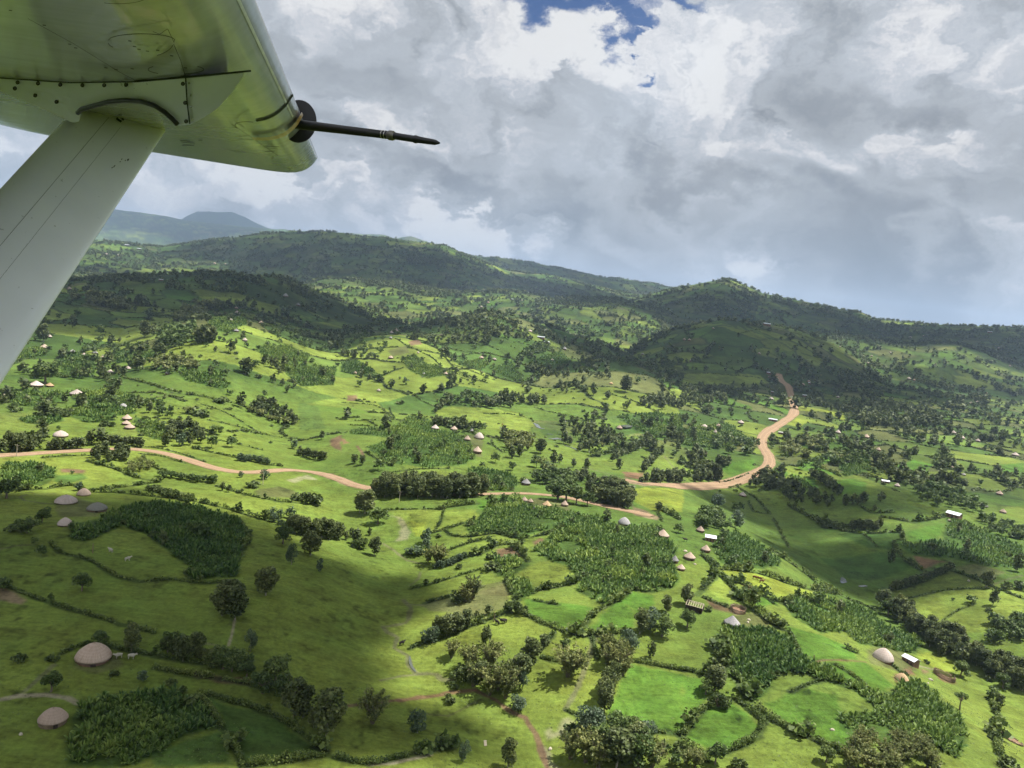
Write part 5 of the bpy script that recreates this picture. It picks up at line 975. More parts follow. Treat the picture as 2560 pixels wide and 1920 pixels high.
HUTS = '''G 605,985,218,134,tan,dome|big lone pinkish thatched hut in the shaded lower left pasture
G 342,1392,178,118,tan,shell|round hut with a visible dark wall beside the bottom left enset
D 427,782,136,66,pale,dome|largest pinkish domed hut of the shaded homestead
D 542,728,84,56,tan,dome|browner hut partly behind hedge, right of the largest domed hut
D 628,833,124,68,dark,shell|dark grey weathered hut with a pale wall ring in the shade
D 421,924,92,62,pale,dome|small pinkish domed hut below the largest one in the shade
D 497,80,96,47,pale,cone|pale cream hut right of the big dark tree at left
D 235,22,92,45,pale,cone|wide cream hut in front of the big dark tree
D 322,20,56,30,straw,cone|small orange brown hut right under the big dark tree
D 33,100,76,42,pale,cone|cream hut at the very left edge of the photo
D 392,345,92,46,pale,dome|pale domed hut behind the roadside eucalyptus at left
D 822,237,66,42,tan,cone|top hut of the three stacked brown huts
D 818,266,60,32,tan,cone|middle hut of the three stacked brown huts
D 840,294,72,38,tan,cone|lowest hut of the three stacked brown huts
D 798,152,48,28,grey,dome|small grey hut above the stacked brown huts
E 605,297,56,36,pale,cone|leftmost pointed hut behind the oval enset plot
E 728,302,50,32,tan,cone|second pointed hut from the left behind the oval enset plot
E 843,312,30,26,grey,cone|tiny grey hut half hidden above the round white hut
E 813,370,48,38,tan,cone|small tan hut left of the round white hut
E 890,357,64,46,pale,dome|round white hut with a low dome at the centre
E 878,452,66,50,tan,cone|pointed hut alone below the round white hut
E 1193,657,64,46,grey,cone|grey pointed hut just above the dirt road
E 1183,764,48,36,tan,cone|left hut of the touching pair under the road
E 1223,770,40,30,tan,cone|right hut of the touching pair under the road
E 1328,800,66,46,straw,cone|orange walled cream hut between the pair and the road grove
E 1443,795,52,43,tan,cone|tan hut at the foot of the dark road grove
E 1247,818,26,28,grey,cone|tiny grey hut sunk in enset below the touching pair
E 1828,922,82,62,grey,shell|smooth grey white domed hut at the top of the largest enset plot
E 2078,1002,90,62,tan,cone|tan hut rising out of the right end of the largest enset plot
E 2155,1160,58,52,grey,cone|grey pointed hut at the right border of the largest enset plot
I -10,380,60,44,tan,cone|pinkish hut half sunk in enset below the grey pointed one
E 1798,294,44,30,tan,cone|tan hut beside the small green pond
E 240,47,30,18,pale,cone|tiny pale hut above the upper left enset square
E 1735,657,30,28,straw,cone|orange hut tip poking from the road grove
F 115,962,58,44,tan,cone|conical hut above the white metal roofed house
F 150,1090,66,50,tan,cone|conical hut directly below the white metal roofed house
F 45,1142,82,56,tan,cone|broad brown hut with a wall band in the open farmyard
F 390,730,50,32,pale,cone|pale hut half hidden by a bush below the junction
F 378,257,46,25,pale,cone|long pale hut nearest the upper road curve
F 142,287,48,28,pale,dome|left white hut of the enset cluster by the bend
F 232,282,42,28,tan,cone|upper brown hut of the enset cluster by the bend
F 212,322,30,30,pale,cone|narrow white hut of the enset cluster by the bend
F 140,457,44,30,tan,cone|tan hut by the dark grove left of the bend
F 1007,322,38,28,pale,cone|bright white hut in the field right of the road
F 1190,352,46,30,tan,cone|brown thatched hut among trees right of the bright white one
F 1268,434,34,28,tan,cone|small brown hut under a tree right of the olive thicket
F 1065,510,38,24,grey,cone|small grey hut inside the tiny enset patch
F 1390,667,40,28,pale,cone|pale hut beside the white roofed shed in the belt
I 318,752,112,82,grey,cone|dark grey hut with pale weathered cap behind spiky enset
I 1297,975,132,96,pale,dome|large smooth pale hut on the right spur
I 1418,1108,86,66,straw,shell|small brown hut with an open light rim below the metal shed'''.split('\n')
HUTS_AUTO = '''D 573,590,0,0,pale,cone
A 713,1182,60,34,pale,cone;828,1150,44,24,pale,cone;1085,1182,34,26,grey,cone;320,943,36,22,pale,cone;288,1016,58,32,tan,cone;470,1038,38,20,grey,cone;545,1060,40,20,pale,cone;615,1047,40,20,grey,cone;672,1075,40,20,tan,cone;450,632,32,20,tan,cone;1585,967,38,26,pale,cone;1535,792,40,25,pale,cone;1495,836,32,18,pale,cone;1690,857,34,26,tan,cone;1660,828,28,16,tan,cone;1310,897,30,20,pale,cone;1280,900,24,16,pale,cone;1850,677,34,22,grey,dome;1930,737,32,22,grey,cone;1530,755,26,16,tan,cone;690,408,24,12,pale,dome;763,413,24,12,pale,dome;1460,470,18,10,pale,dome;1390,466,22,12,tan,cone;380,636,26,18,grey,cone;1530,905,40,20,grey,cone
B 350,702,46,30,tan,cone;325,712,30,26,pale,cone;318,742,25,16,grey,cone;318,872,38,22,tan,cone;675,977,36,22,tan,cone;533,976,26,16,grey,cone;905,872,34,20,tan,cone;990,882,32,18,pale,cone;495,836,18,12,pale,dome;458,734,18,10,pale,cone;1220,697,28,14,pale,dome;1363,885,26,14,pale,cone;1443,816,30,24,grey,cone;1745,1037,28,16,straw,cone;645,723,20,14,pale,dome;88,970,24,18,tan,cone;905,540,22,12,pale,cone;950,512,22,12,tan,cone;1165,497,12,10,pale,cone;1893,842,22,14,grey,cone;1950,847,24,14,grey,cone;1613,630,20,10,pale,cone;1568,880,18,12,pale,cone;280,384,12,8,pale,cone;345,412,12,8,pale,cone;640,402,12,8,pale,cone
C 200,472,18,12,pale,cone;55,682,26,16,pale,cone;497,635,20,14,pale,cone;575,932,34,22,pale,cone;565,787,26,16,tan,cone;780,837,28,16,tan,cone;818,818,26,16,tan,cone;1290,849,20,12,pale,cone;1200,698,20,14,pale,dome;1225,652,18,12,pale,cone;1465,799,34,18,pale,cone;1500,807,20,14,tan,cone;1475,529,22,10,pale,cone;1560,519,16,9,pale,cone;1085,597,16,12,pale,cone;1020,592,12,12,pale,cone;12,545,24,16,tan,cone;45,548,24,16,tan,cone;1240,948,28,16,grey,cone;1868,958,26,16,pale,cone;1912,950,26,14,pale,cone;1345,628,16,10,pale,cone;1790,648,16,10,pale,cone;2050,600,20,10,pale,cone;1635,705,14,10,pale,cone;2120,715,16,10,pale,cone;1007,875,28,14,grey,cone;1007,918,26,14,pale,cone;1965,890,22,12,tan,cone
F 1753,322,40,24,pale,cone;1812,357,36,24,pale,cone;1912,374,36,22,pale,cone;2155,467,48,26,pale,cone;1745,548,30,20,tan,cone;2052,720,46,32,tan,cone;1948,797,60,26,grey,cone;2075,837,46,30,tan,cone;1820,592,34,18,grey,cone;325,350,22,16,pale,cone;1730,890,26,18,pale,cone'''
rowsA = []
for ln in HUTS_AUTO.split('\n'):
    c, rest_ = ln.split(' ', 1)
    for t in rest_.split(';'):
        f = t.split(',')
        if float(f[2]) > 0: rowsA.append((c, f, None))
LKH = dict(tan='brown thatched hut', pale='pale thatched hut', grey='grey thatched hut', straw='orange brown thatched hut', dark='dark thatched hut')
labA = autolabels([(px(c, float(f[0]), float(f[1])), LKH[f[4]]) for c, f, _ in rowsA])
rowsA = [(c, f, l) for (c, f, _), l in zip(rowsA, labA)]
rowsH = []
for ln in HUTS:
    a_, lb = ln.split('|'); c, t = a_.split(' ', 1); rowsH.append((c, t.split(','), lb))
KR = []
for c, f, lb in rowsH+rowsA:
    x, y, w, h = [float(v_) for v_ in f[:4]]; P = np.array(px(c, x, y)); q = at_px([P])[0]; rel = q-C0; sd = -rel[2]/np.linalg.norm(rel); sd = min(max(sd, .03), .6)
    P[1] -= .36*w*.38608*sd; q = at_px([P])[0]; rel = q-C0; wm_ = w*.38608*mpp(q); hm_ = max(.36, (h/w-.32*sd)/math.sqrt(1-sd*sd))*wm_
    e = bpy.data.objects.new('thatched_hut', None); COL.objects.link(e); e.location = q+np.array([0, 0, -.05]); e.scale = (wm_, wm_, hm_)
    e.rotation_euler = (0, 0, math.atan2(-rel[0], rel[1])+random.uniform(-.7, .7)); e['label'] = lb; e['category'] = 'hut'; e['group'] = 'round thatched huts'
    r_, w_, d_, f_ = hut_mesh(f[5], f[4]); link('roof', r_, e); link('wall', w_, e); link('door', d_, e); link('finial', f_, e)

# ------------------------------------------------------------------ metal roofed houses
def house(s, wpx, depth, hwall, rot, lb, roofm='tin', wallm='mud', rise=.22):
    P = pts(s)[0]; q = at_px([P])[0]; L = wpx*.38608*mpp(q); Wd = L*depth; hw = L*hwall
    e = bpy.data.objects.new('farm_house', None); COL.objects.link(e); e.location = q-np.array([0, 0, .1]); e.rotation_euler = (0, 0, math.atan2(-q[0], q[1])+rot)
    e['label'] = lb; e['category'] = 'house'; e['group'] = 'metal roofed houses'
    a, b2 = L/2, Wd/2; V, F = boxg(-a, a, -b2, b2, -.8, hw); link('wall', fix('wall', V, F, [M[wallm]]), e)
    r_ = L*rise*depth; o = L*.05; th = .06
    V = np.array([(-a-o, -b2-o, hw), (a+o, -b2-o, hw), (a+o, 0, hw+r_), (-a-o, 0, hw+r_), (-a-o, b2+o, hw), (a+o, b2+o, hw)]); V2 = V.copy(); V2[:, 2] += th; V = np.vstack([V, V2])
    V[:, 2] += .01
    F = [[0, 3, 2, 1], [3, 4, 5, 2], [6, 7, 8, 9], [9, 8, 11, 10], [0, 1, 7, 6], [4, 10, 11, 5], [0, 6, 9, 3], [3, 9, 10, 4], [1, 2, 8, 7], [2, 5, 11, 8]]
    rf = link('roof', fix('roof', V, F, [M[roofm]]), e)
    for sx_ in (-1, 1):
        V = np.array([(sx_*(a-.01), -b2, hw), (sx_*(a-.01), b2, hw), (sx_*(a-.01), 0, hw+r_-.02)]); link('gable', fix('gable', V, [[0, 1, 2]], [M[wallm]]), e)
    V, F = boxg(-L*.06, L*.06, -b2-.05, -b2+.05, 0, hw*.75); link('door', fix('door', V, F, [M['darkwood']]), e)
    for x_ in (-.3, .3):
        V, F = boxg(L*x_-L*.05, L*x_+L*.05, -b2-.05, -b2+.05, hw*.35, hw*.7); link('window', fix('window', V, F, [M['darkwood']]), e)
house('F180,1015', 66, .85, .42, .05, 'bright white metal roofed house between two conical huts')
house('F1757,865', 78, .75, .34, -.35, 'brown brick house with bluish white metal roof by the right enset')
house('I1474,985', 84, .72, .48, -.55, 'small timber shed with bright metal roof beside the large pale hut')
house('F1312,640', 46, .6, .3, .3, 'white roofed shed in the dark tree belt', 'tin')
house('F585,240', 50, .4, .25, 0, 'long low metal roofed house touching the upper road curve')
house('F640,325', 36, .6, .35, .1, 'small dull roofed house right of the upper road curve', 'tindark')
house('C560,765', 28, .6, .4, .2, 'pale metal roof at the far start of the winding road')
house('C545,452', 42, .7, .3, .3, 'gleaming white roof high on the far sunny hill')
house('C832,832', 34, .5, .3, .1, 'metal roofed house right of the far road start')
house('B1290,742', 46, .4, .25, -.2, 'long shining roof on the middle slope')
house('B1325,772', 34, .6, .3, .3, 'smaller shining roof below the long one on the middle slope')
house('C580,890', 40, .4, .3, 0, 'metal roofed house left of the far straight of road', 'tindark'); house('C800,915', 44, .4, .3, 0, 'wide pale roof right of the far straight of road')
house('A822,350', 26, .5, .3, 0, 'tiny white roof on the far left slope'); house('A900,374', 24, .5, .3, .2, 'second tiny white roof on the far left slope, to the right'); house('A1042,574', 26, .4, .3, 0, 'tiny white roof in the dark band at the far left')
house('C1990,498', 26, .4, .3, 0, 'tiny roof on the dark ridge at the far right'); house('B1100,492', 22, .4, .3, 0, 'tiny pale roof among trees on the middle ridge')

# bare timber shed frame
q = at('I78,632')[0]; k = mpp(q)*.38608; L = 104*k; Wd = 62*k; hz = 34*k
e = bpy.data.objects.new('timber_shed_frame', None); COL.objects.link(e); e.location = q; e.rotation_euler = (0, 0, -.42); e['label'] = 'unfinished shed with bare pale rafters and dark slatted walls'; e['category'] = 'shed'
P = [boxg(-L/2, L/2, -Wd/2, -Wd/2+.12, -.5, hz*.9), boxg(-L/2, -L/2+.12, -Wd/2+.13, Wd/2, -.5, hz*.9), boxg(L/2-.12, L/2, -Wd/2+.13, Wd/2, -.5, hz*.9)]
for i in range(22): P.append(boxg(-L/2+i*L/21-.05, -L/2+i*L/21+.05, -Wd/2-.08, -Wd/2-.002, -.3, hz*.93))
V, F = join(P); link('wall', fix('wall', V, F, [M['darkwood']]), e)
for i in range(8):
    x_ = -L/2+i*L/7; V, F = join([tube([(x_, -Wd/2-.3, hz*.95), (x_, 0, hz*1.55)], .11, 5), tube([(x_, 0, hz*1.55), (x_, Wd/2+.3, hz*.95)], .11, 5)]); link('rafter', fix('rafter', V, F, [M['paleWood']]), e)
for y_, z_ in ((-Wd/2, .93), (0, 1.56), (Wd/2, .93)):
    V, F = tube([(-L/2-.2, y_, hz*z_), (L/2+.2, y_, hz*z_)], .10, 5); link('roof_beam', fix('roof_beam', V, F, [M['paleWood']]), e)
for x_ in (-L/2, 0, L/2):
    V, F = tube([(x_, Wd/2, -.4), (x_, Wd/2, hz*.95)], .12, 6); link('post', fix('post', V, F, [M['paleWood']]), e)

# round cattle pens
def pen(s, wpx, hh, lb, m1):
    q = at(s)[0]; R_ = wpx*.38608*mpp(q)/2; e = bpy.data.objects.new('cattle_pen', None); COL.objects.link(e); e.location = q; e['label'] = lb; e['category'] = 'pen'; e['group'] = 'round cattle pens'
    P = []; n_ = int(R_*6.28/.32); rail = []
    for i in range(n_):
        t = .35+i/n_*6.28*.955; x_, y_ = R_*math.cos(t)*(1+.02*math.sin(5*t)), R_*math.sin(t); z_ = float(grid_z(q[0]+x_, q[1]+y_))-q[2]
        P.append(tube([(x_, y_, z_-.2), (x_*1.01, y_*1.01, z_+hh*random.uniform(.8, 1.15))], .11, 5)); rail.append((x_*.985, y_*.985, z_+hh*.72))
    V, F = join(P); link('stake_wall', fix('stake_wall', V, F, [M[m1]]), e); V, F = tube(rail, .08, 5); link('rail', fix('rail', V, F, [M['paleWood']]), e)
    V, F = lathe([(R_*.97, .0), (R_*.5, .02), (.001, .03)], 24); V[:, 2] += .14+np.array([float(grid_z(q[0]+v_[0], q[1]+v_[1]))-q[2] for v_ in V]); link('trodden_floor', fix('trodden_floor', V, F, [M['mud']]), e)
pen('I360,640', 96, 1.3, 'round brown cattle pen above the dark grey hut', 'wood'); pen('I1695,1072', 126, 1.5, 'low round pen at the right end of the large pale hut yard', 'wood'); pen('I2120,1470', 150, .5, 'faint overgrown ring pen near the lower right corner', 'wood')

# ------------------------------------------------------------------ utility poles
for s, h, lb in (('D108,468', 74, 'pale utility pole beside the left end of the road'), ('D1702,652', 96, 'pale utility pole below the left road curve'), ('E372,768', 74, 'utility pole at the lower left of the dark road grove'), ('D600,1095', 60, 'thin post in the shaded grass left of enset'),
                 ('F212,780', 80, 'leaning post beside the yellow field below the junction'), ('H985,712', 60, 'dark post on the diagonal hedge above the meadow'), ('I845,985', 60, 'thin post at the corner of the brown field fence')):
    q = at(s)[0]; H = h*.38608*mpp(q)*1.05; e = bpy.data.objects.new('utility_pole', None); COL.objects.link(e); e.location = q; e['label'] = lb; e['category'] = 'pole'; e['group'] = 'poles in the fields'
    V, F = tube([(0, 0, -.5), (0, 0, H)], [.16, .11], 8); link('pole', fix('pole', V, F, [M['paleWood' if 'pale' in lb or 'utility' in lb else 'wood']]), e)
    if 'utility' in lb:
        V, F = boxg(-1.0, 1.0, -.06, .06, H-.55, H-.42); link('crossarm', fix('crossarm', V, F, [M['wood']]), e)
        for x_ in (-.8, 0, .8): V, F = lathe([(.06, H-.42), (.07, H-.32), (.03, H-.22)], 8); V[:, 0] += x_; link('insulator', fix('insulator', V, F, [M['tin']], True), e)

# ------------------------------------------------------------------ cattle
def cow_mesh():
    me = bpy.data.meshes.new('cow_skin')
    J = [(0, 0, 1.08), (.45, 0, 1.10), (.78, 0, 1.16), (1.02, 0, 1.34), (1.22, 0, 1.36), (1.42, 0, 1.20), (-.45, 0, 1.10), (-.72, 0, 1.08), (-.84, 0, .82), (-.86, 0, .50)]
    E = [(0, 1), (1, 2), (2, 3), (3, 4), (4, 5), (0, 6), (6, 7), (7, 8), (8, 9)]; R_ = [.34, .33, .27, .16, .13, .07, .31, .22, .035, .03]
    for sy in (-.17, .17):
        for (root, xs) in ((1, [(.5, .75), (.48, .42), (.5, .05)]), (6, [(-.55, .78), (-.66, .44), (-.58, .05)])):
            p = root
            for k_, (x_, z_) in enumerate(xs):
                J.append((x_, sy, z_)); R_.append([.13, .07, .06][k_]); E.append((p, len(J)-1)); p = len(J)-1
        J.append((1.16, sy*.9, 1.46)); R_.append(.035); E.append((4, len(J)-1)); J.append((1.20, sy*1.5, 1.66)); R_.append(.015); E.append((len(J)-2, len(J)-1))
    me.from_pydata(J, E, []); o = bpy.data.objects.new('cow_skin', me); COL.objects.link(o); sk = o.modifiers.new('s', 'SKIN'); 
    for i, v_ in enumerate(me.skin_vertices[0].data): v_.radius = (R_[i], R_[i]); v_.use_root = (i == 0)
    ss = o.modifiers.new('u', 'SUBSURF'); ss.levels = 1
    dg = bpy.context.evaluated_depsgraph_get(); m2 = bpy.data.meshes.new_from_object(o.evaluated_get(dg)); bpy.data.objects.remove(o); m2.name = 'cow'
    for p in m2.polygons: p.use_smooth = True
    return m2
c0 = cow_mesh()
cm_ = {k_: simple('hide_'+k_, c_, .8, .2, 2) for k_, c_ in (('brown', (.16, .07, .035)), ('black', (.03, .025, .022)), ('white', (.42, .39, .33)))}
cmesh = {}
for k_, m_ in cm_.items(): mm = c0.copy(); mm.materials.clear(); mm.materials.append(m_); cmesh[k_] = mm
CW = [('I468,436', 'brown', 'reddish cow grazing on the yellow strip field, upper one'), ('I498,444', 'brown', 'reddish cow grazing at the middle of the yellow strip field'), ('I512,460', 'brown', 'lowest reddish cow on the yellow strip field'),
      ('H1007,730', 'black', 'black cow under the diagonal hedge, left one'), ('H1042,722', 'black', 'black cow under the diagonal hedge, middle one'), ('H1053,719', 'black', 'black cow under the diagonal hedge, right one'),
      ('E1015,264', 'black', 'dark cow on the flat pasture behind the pointed huts, leftmost'), ('E1040,268', 'brown', 'brown cow on the flat pasture behind the pointed huts'), ('E1062,280', 'black', 'dark cow right of the brown one behind the pointed huts'), ('E1085,310', 'black', 'dark cow nearest the pointed huts'),
      ('G825,318', 'white', 'white animal in the shaded field under the curved enset'), ('G717,262', 'white', 'pale animal higher in the shaded field under the curved enset'), ('G850,952', 'white', 'white animal right of the big lone hut'), ('G768,948', 'white', 'white animal close to the big lone hut'), ('H388,864', 'black', 'black cow lying beside the winding stream'),
      ('F18,1020', 'black', 'dark animal in the farmyard left of the metal roofed house')]
for s, k_, lb in CW:
    q = at(s)[0]; o = link('cow', cmesh[k_], None, (q[0], q[1], q[2]), lb, 'cow', 'grazing cattle'); o.rotation_euler = (0, 0, random.random()*6.28); o.scale = (1.0,)*3
# pale boulders and bundles lying in the fields
bm_ = []
for v_ in range(3):
    V, F = lathe([(.3, -.3), (.5, 0), (.46, .25), (.3, .45), (.12, .55), (.001, .56)], 12, .12, v_+5); bm_.append(fix('boulder', V, F, [M['stone']], True))
BO = [('I430,700', .9, 'whitish boulder in the yard right of the dark grey hut'), ('I424,716', .8, 'lower whitish boulder in the yard right of the dark grey hut'), ('I1605,1088', 1.0, 'grey white boulder left of the low round pen'), ('I1590,1110', .6, 'small pale stone under the boulder by the low pen'),
      ('I1387,1162', .9, 'long pale stone at the enset edge below the brown hut'), ('I970,1412', .8, 'pale stone alone in the bright green field'), ('F1855,1275', 1.0, 'pale stone at the top of the bright right pasture'), ('F80,1168', .8, 'pale stone in the yard below the broad brown hut'), ('I362,552', .7, 'white stone on the hedge above the brown pen'),
      ('G135,1440', .7, 'pale stone in the grass below the round walled hut'), ('F18,1085', 1.2, 'pale slab left of the conical hut in the farmyard'), ('I380,655', .8, 'whitish stone inside the brown pen'), ('H1075,745', .0, ''), ('H1350,1535', .8, 'bluish stone on the bare ground by the stream')]
for i, (s, r_, lb) in enumerate(BO):
    if r_ <= 0: continue
    q = at(s)[0]; o = link('boulder', bm_[i % 3], None, q, lb, 'rock', 'pale stones in the fields'); o.scale = (r_*1.5, r_, r_); o.rotation_euler = (0, 0, i*1.3)
for k_, s in enumerate(('H925,1500', 'H930,1499', 'H936,1498')):
    q = at(s)[0]; V, F = boxg(-.12, .12, -1.1, 1.1, .02, .14); o = link('plank', fix('plank', V, F, [M['paleWood']]), None, q, 'short pale plank lying on the bare track at bottom centre, '+('leftmost', 'middle one', 'rightmost')[k_]+' of three', 'plank', 'three pale planks'); o.rotation_euler = (0, 0, .1)
# ------------------------------------------------------------------ the aircraft the photograph is taken from
SA = .62
def cw(p):   # aircraft is modelled around the camera seat: right, up, ahead in metres
    p = np.asarray(p, float)*SA; return C0+p[..., 0:1]*CR+p[..., 1:2]*CU+p[..., 2:3]*FWD
def ray(x, y): return np.array([(x-1106)/1671.2, (829.5-y)/1671.2, 1.0])
A_ = ray(551, 0)*1.6; B_ = ray(689, 347)*4.6; SPAN = B_-A_; CH = np.array([-.97, .11, -.20]); CH /= np.linalg.norm(CH)
NN = np.cross(SPAN, CH); NN /= np.linalg.norm(NN)
if NN[1] > 0: NN = -NN
DLOW = .12
def wing_pt(x, y, off=0.0):
    d = ray(x, y); return d*((NN@A_+DLOW+off)/(NN@d))
air = bpy.data.objects.new('light_aircraft', None); COL.objects.link(air); air.location = cw(ray(275, 245)*2.9)
air['label'] = 'white high wing light aircraft seen from its cabin, wing underside and strut at upper left'; air['category'] = 'aircraft'
AL = np.array(air.location)
def part(name, V, F, mats, smooth=False, parent=None, midx=None):
    V = cw(np.array(V, float))-AL; me = fix(name, V, F, mats, smooth)
    if midx is not None:
        for p_, i_ in zip(me.polygons, midx): p_.material_index = i_
    return link(name, me, air if parent is None else parent)
# paint: glossy white, dirtied in long streaks along the airflow
pm, n, out = new_mat('wing_paint'); p = n.new('ShaderNodeTexCoord').outputs['Object']
mp = n.new('ShaderNodeMapping'); n.l.new(p, mp.inputs[0]); mp.inputs['Scale'].default_value = (1.2, 9, 9); f1, _ = n.noise(mp.outputs[0], 2.2, 4, .6); f2, _ = n.noise(p, 55, 3, .6); f3, _ = n.noise(p, 2.2, 2, .5)
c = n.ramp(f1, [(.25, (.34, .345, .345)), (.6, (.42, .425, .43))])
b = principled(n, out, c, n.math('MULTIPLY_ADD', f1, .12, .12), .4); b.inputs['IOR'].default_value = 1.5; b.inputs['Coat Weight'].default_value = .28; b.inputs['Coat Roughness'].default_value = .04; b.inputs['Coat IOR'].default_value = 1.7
u = n.new('ShaderNodeBump'); u.inputs['Distance'].default_value = .0011; u.inputs['Strength'].default_value = .5; n.l.new(n.math('MULTIPLY_ADD', f1, .5, f3), u.inputs['Height']); n.l.new(u.outputs[0], b.inputs['Normal']); n.l.new(u.outputs[0], b.inputs['Coat Normal'])
M['wing'] = pm
pm, n, out = new_mat('strut_paint'); p = n.new('ShaderNodeTexCoord').outputs['Object']; f1, _ = n.noise(p, 3, 5, .6); f2, _ = n.noise(p, 60, 3, .6)
sp1 = n.sstep(f2, .70, .74); c = n.mix(n.math('MULTIPLY', sp1, .5), n.ramp(f1, [(.3, (.74, .74, .80)), (.7, (.84, .835, .89))]), (.2, .19, .17))
b = principled(n, out, c, .32, .5); b.inputs['Coat Weight'].default_value = .3; b.inputs['Coat Roughness'].default_value = .15; M['strut'] = pm
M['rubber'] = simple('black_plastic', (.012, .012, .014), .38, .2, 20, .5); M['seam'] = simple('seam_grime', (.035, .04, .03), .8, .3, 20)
M['lens'] = simple('amber_fairing', (.55, .33, .14), .25, .3, 9, .6); M['screw'] = simple('screw_metal', (.16, .15, .13), .4, .3, 30, .6, .8); M['steel'] = simple('brushed_metal', (.42, .40, .38), .3, .2, 30, .5, 1.0)
M['seamlite'] = simple('worn_edge', (.62, .62, .58), .5, .2, 20)
# wing: closed airfoil loft from inboard of the window to the tip
ss_ = np.concatenate([np.linspace(-.55, .93, 40), np.linspace(.94, 1.0, 10)]); tt = np.concatenate([np.geomspace(.004, .3, 14), np.linspace(.34, 2.5, 26)])
def dl(t): return DLOW*(1-np.exp(-t/.055))*(1-.9*sst(t, 1.35, 2.5))
def du(t): return .22*(1-np.exp(-t/.10))*(1-.97*sst(t, .9, 2.5))
V = []; 
for s_ in ss_:
    k_ = 1.0 if s_ < .93 else max(.05, math.sqrt(max(0, 1-((s_-.93)/.07)**2))*.75+.25)
    k2 = 0 if s_ < .93 else .03*((s_-.93)/.07)**3; L = A_+SPAN*s_
    row = [L+CH*(t+k2)+NN*dl(t)*k_ for t in tt[::-1]]+[L+CH*k2]+[L+CH*(t+k2)-NN*du(t)*k_ for t in tt]; V += row
m_ = 2*len(tt)+1; F = []
for i in range(len(ss_)-1):
    for j in range(m_): F.append([i*m_+j, i*m_+(j+1) % m_, (i+1)*m_+(j+1) % m_, (i+1)*m_+j])
F.append([(len(ss_)-1)*m_+j for j in range(m_)]); F.append([j for j in range(m_)][::-1])
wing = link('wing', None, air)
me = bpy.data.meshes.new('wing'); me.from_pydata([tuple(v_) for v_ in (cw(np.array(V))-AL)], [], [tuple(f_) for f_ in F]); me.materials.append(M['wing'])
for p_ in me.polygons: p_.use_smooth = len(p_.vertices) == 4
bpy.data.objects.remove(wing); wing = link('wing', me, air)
# lines and rings on the underside
def rib2(L, w, n_, fn, lift):
    """thin raised line whose two edges lie on the surface fn(x, y, lift)"""
    L = np.array(L, float); d_ = np.r_[0, np.cumsum(np.hypot(*np.diff(L, axis=0).T))]; t = np.linspace(0, d_[-1], n_); x = np.interp(t, d_, L[:, 0]); y = np.interp(t, d_, L[:, 1])
    tx = np.gradient(x); ty = np.gradient(y); q = np.hypot(tx, ty)+1e-9; ox = -ty/q*w/2; oy = tx/q*w/2
    V = []
    for a, b_, c_, d2 in zip(x, y, ox, oy): V += [fn(a-c_, b_-d2, lift), fn(a+c_, b_+d2, lift)]
    i_ = np.arange(n_-1); return np.array(V), np.stack([2*i_, 2*i_+1, 2*i_+3, 2*i_+2], 1)
def ring(x, y, rx, ry, a0, a1, rot=0):
    a = np.radians(np.linspace(a0, a1, 40)); r_ = math.radians(rot); return [(x+rx*math.cos(q)*math.cos(r_)-ry*math.sin(q)*math.sin(r_), y+rx*math.cos(q)*math.sin(r_)+ry*math.sin(q)*math.cos(r_)) for q in a]
LN = [(ring(306, 87, 72, 14, 180, 375), 1.6, 'panel_ring'), (ring(306, 92, 72, 20, 150, 178), 1.6, 'panel_ring'), (ring(306, 88, 70, 36, 15, 62), 1.4, 'panel_ring'), (ring(380, 150, 60, 11, 130, 215), 1.6, 'panel_ring'), (ring(382, 150, 58, 10, -40, 75), 1.6, 'panel_ring'), (ring(255, -6, 60, 14, 10, 120), 1.2, 'panel_ring'),
      ([(375, 95), (390, 130), (400, 163)], 1.4, 'panel_seam'), ([(60, 40), (160, 95), (262, 158), (290, 172)], .9, 'panel_seam'), ([(330, 68), (345, 74), (362, 62), (376, 92)], 1.0, 'panel_seam'),
      (ring(545, 276, 38, 12, 150, 270, 8), 1.2, 'panel_seam'), ([(500, 268), (548, 300), (600, 336)], 1.0, 'panel_seam')]
for L, w_, nm in LN: V, F = rib2(L, w_, 24, wing_pt, .004); part(nm, V, F, [M['seam']], parent=wing)
P = []
for i in range(14):
    x = random.uniform(335, 640); y = random.uniform(282, 316)+(x-330)*.09
    if x < 420 and y < 300 or x > 590 and y > 330: continue
    P.append(rib2([(x, y), (x+random.uniform(8, 34), y+random.uniform(-1, 3))], random.uniform(.5, 1.3), 4, wing_pt, .003))  # short dark streaks scattered at random near the tip
for x, y in ((150, 95), (163, 103), (280, 88), (290, 100), (300, 106), (318, 110), (22, 22), (95, 54), (250, 150), (228, 146), (340, 108), (370, 120), (285, 148), (400, 146)):
    P.append(rib2([(x-3, y), (x+4, y+1)], 2.2, 3, wing_pt, .003))  # small dark rivet marks at fixed spots
V, F = join(P); part('surface_mark', V, F, [M['seam']], parent=wing)
# leading edge strip
def nose(s0, s1, t0, w, m, nm):
    V = []; q = np.linspace(s0, s1, 24)
    for a in q:
        for t in (t0, t0+w): V.append(A_+SPAN*a+CH*t+NN*(dl(t)+.003))
    part(nm, V, [[2*i, 2*i+1, 2*i+3, 2*i+2] for i in range(23)], [M[m]], parent=wing)
nose(-.1, .42, .014, .0035, 'seamlite', 'edge_strip')
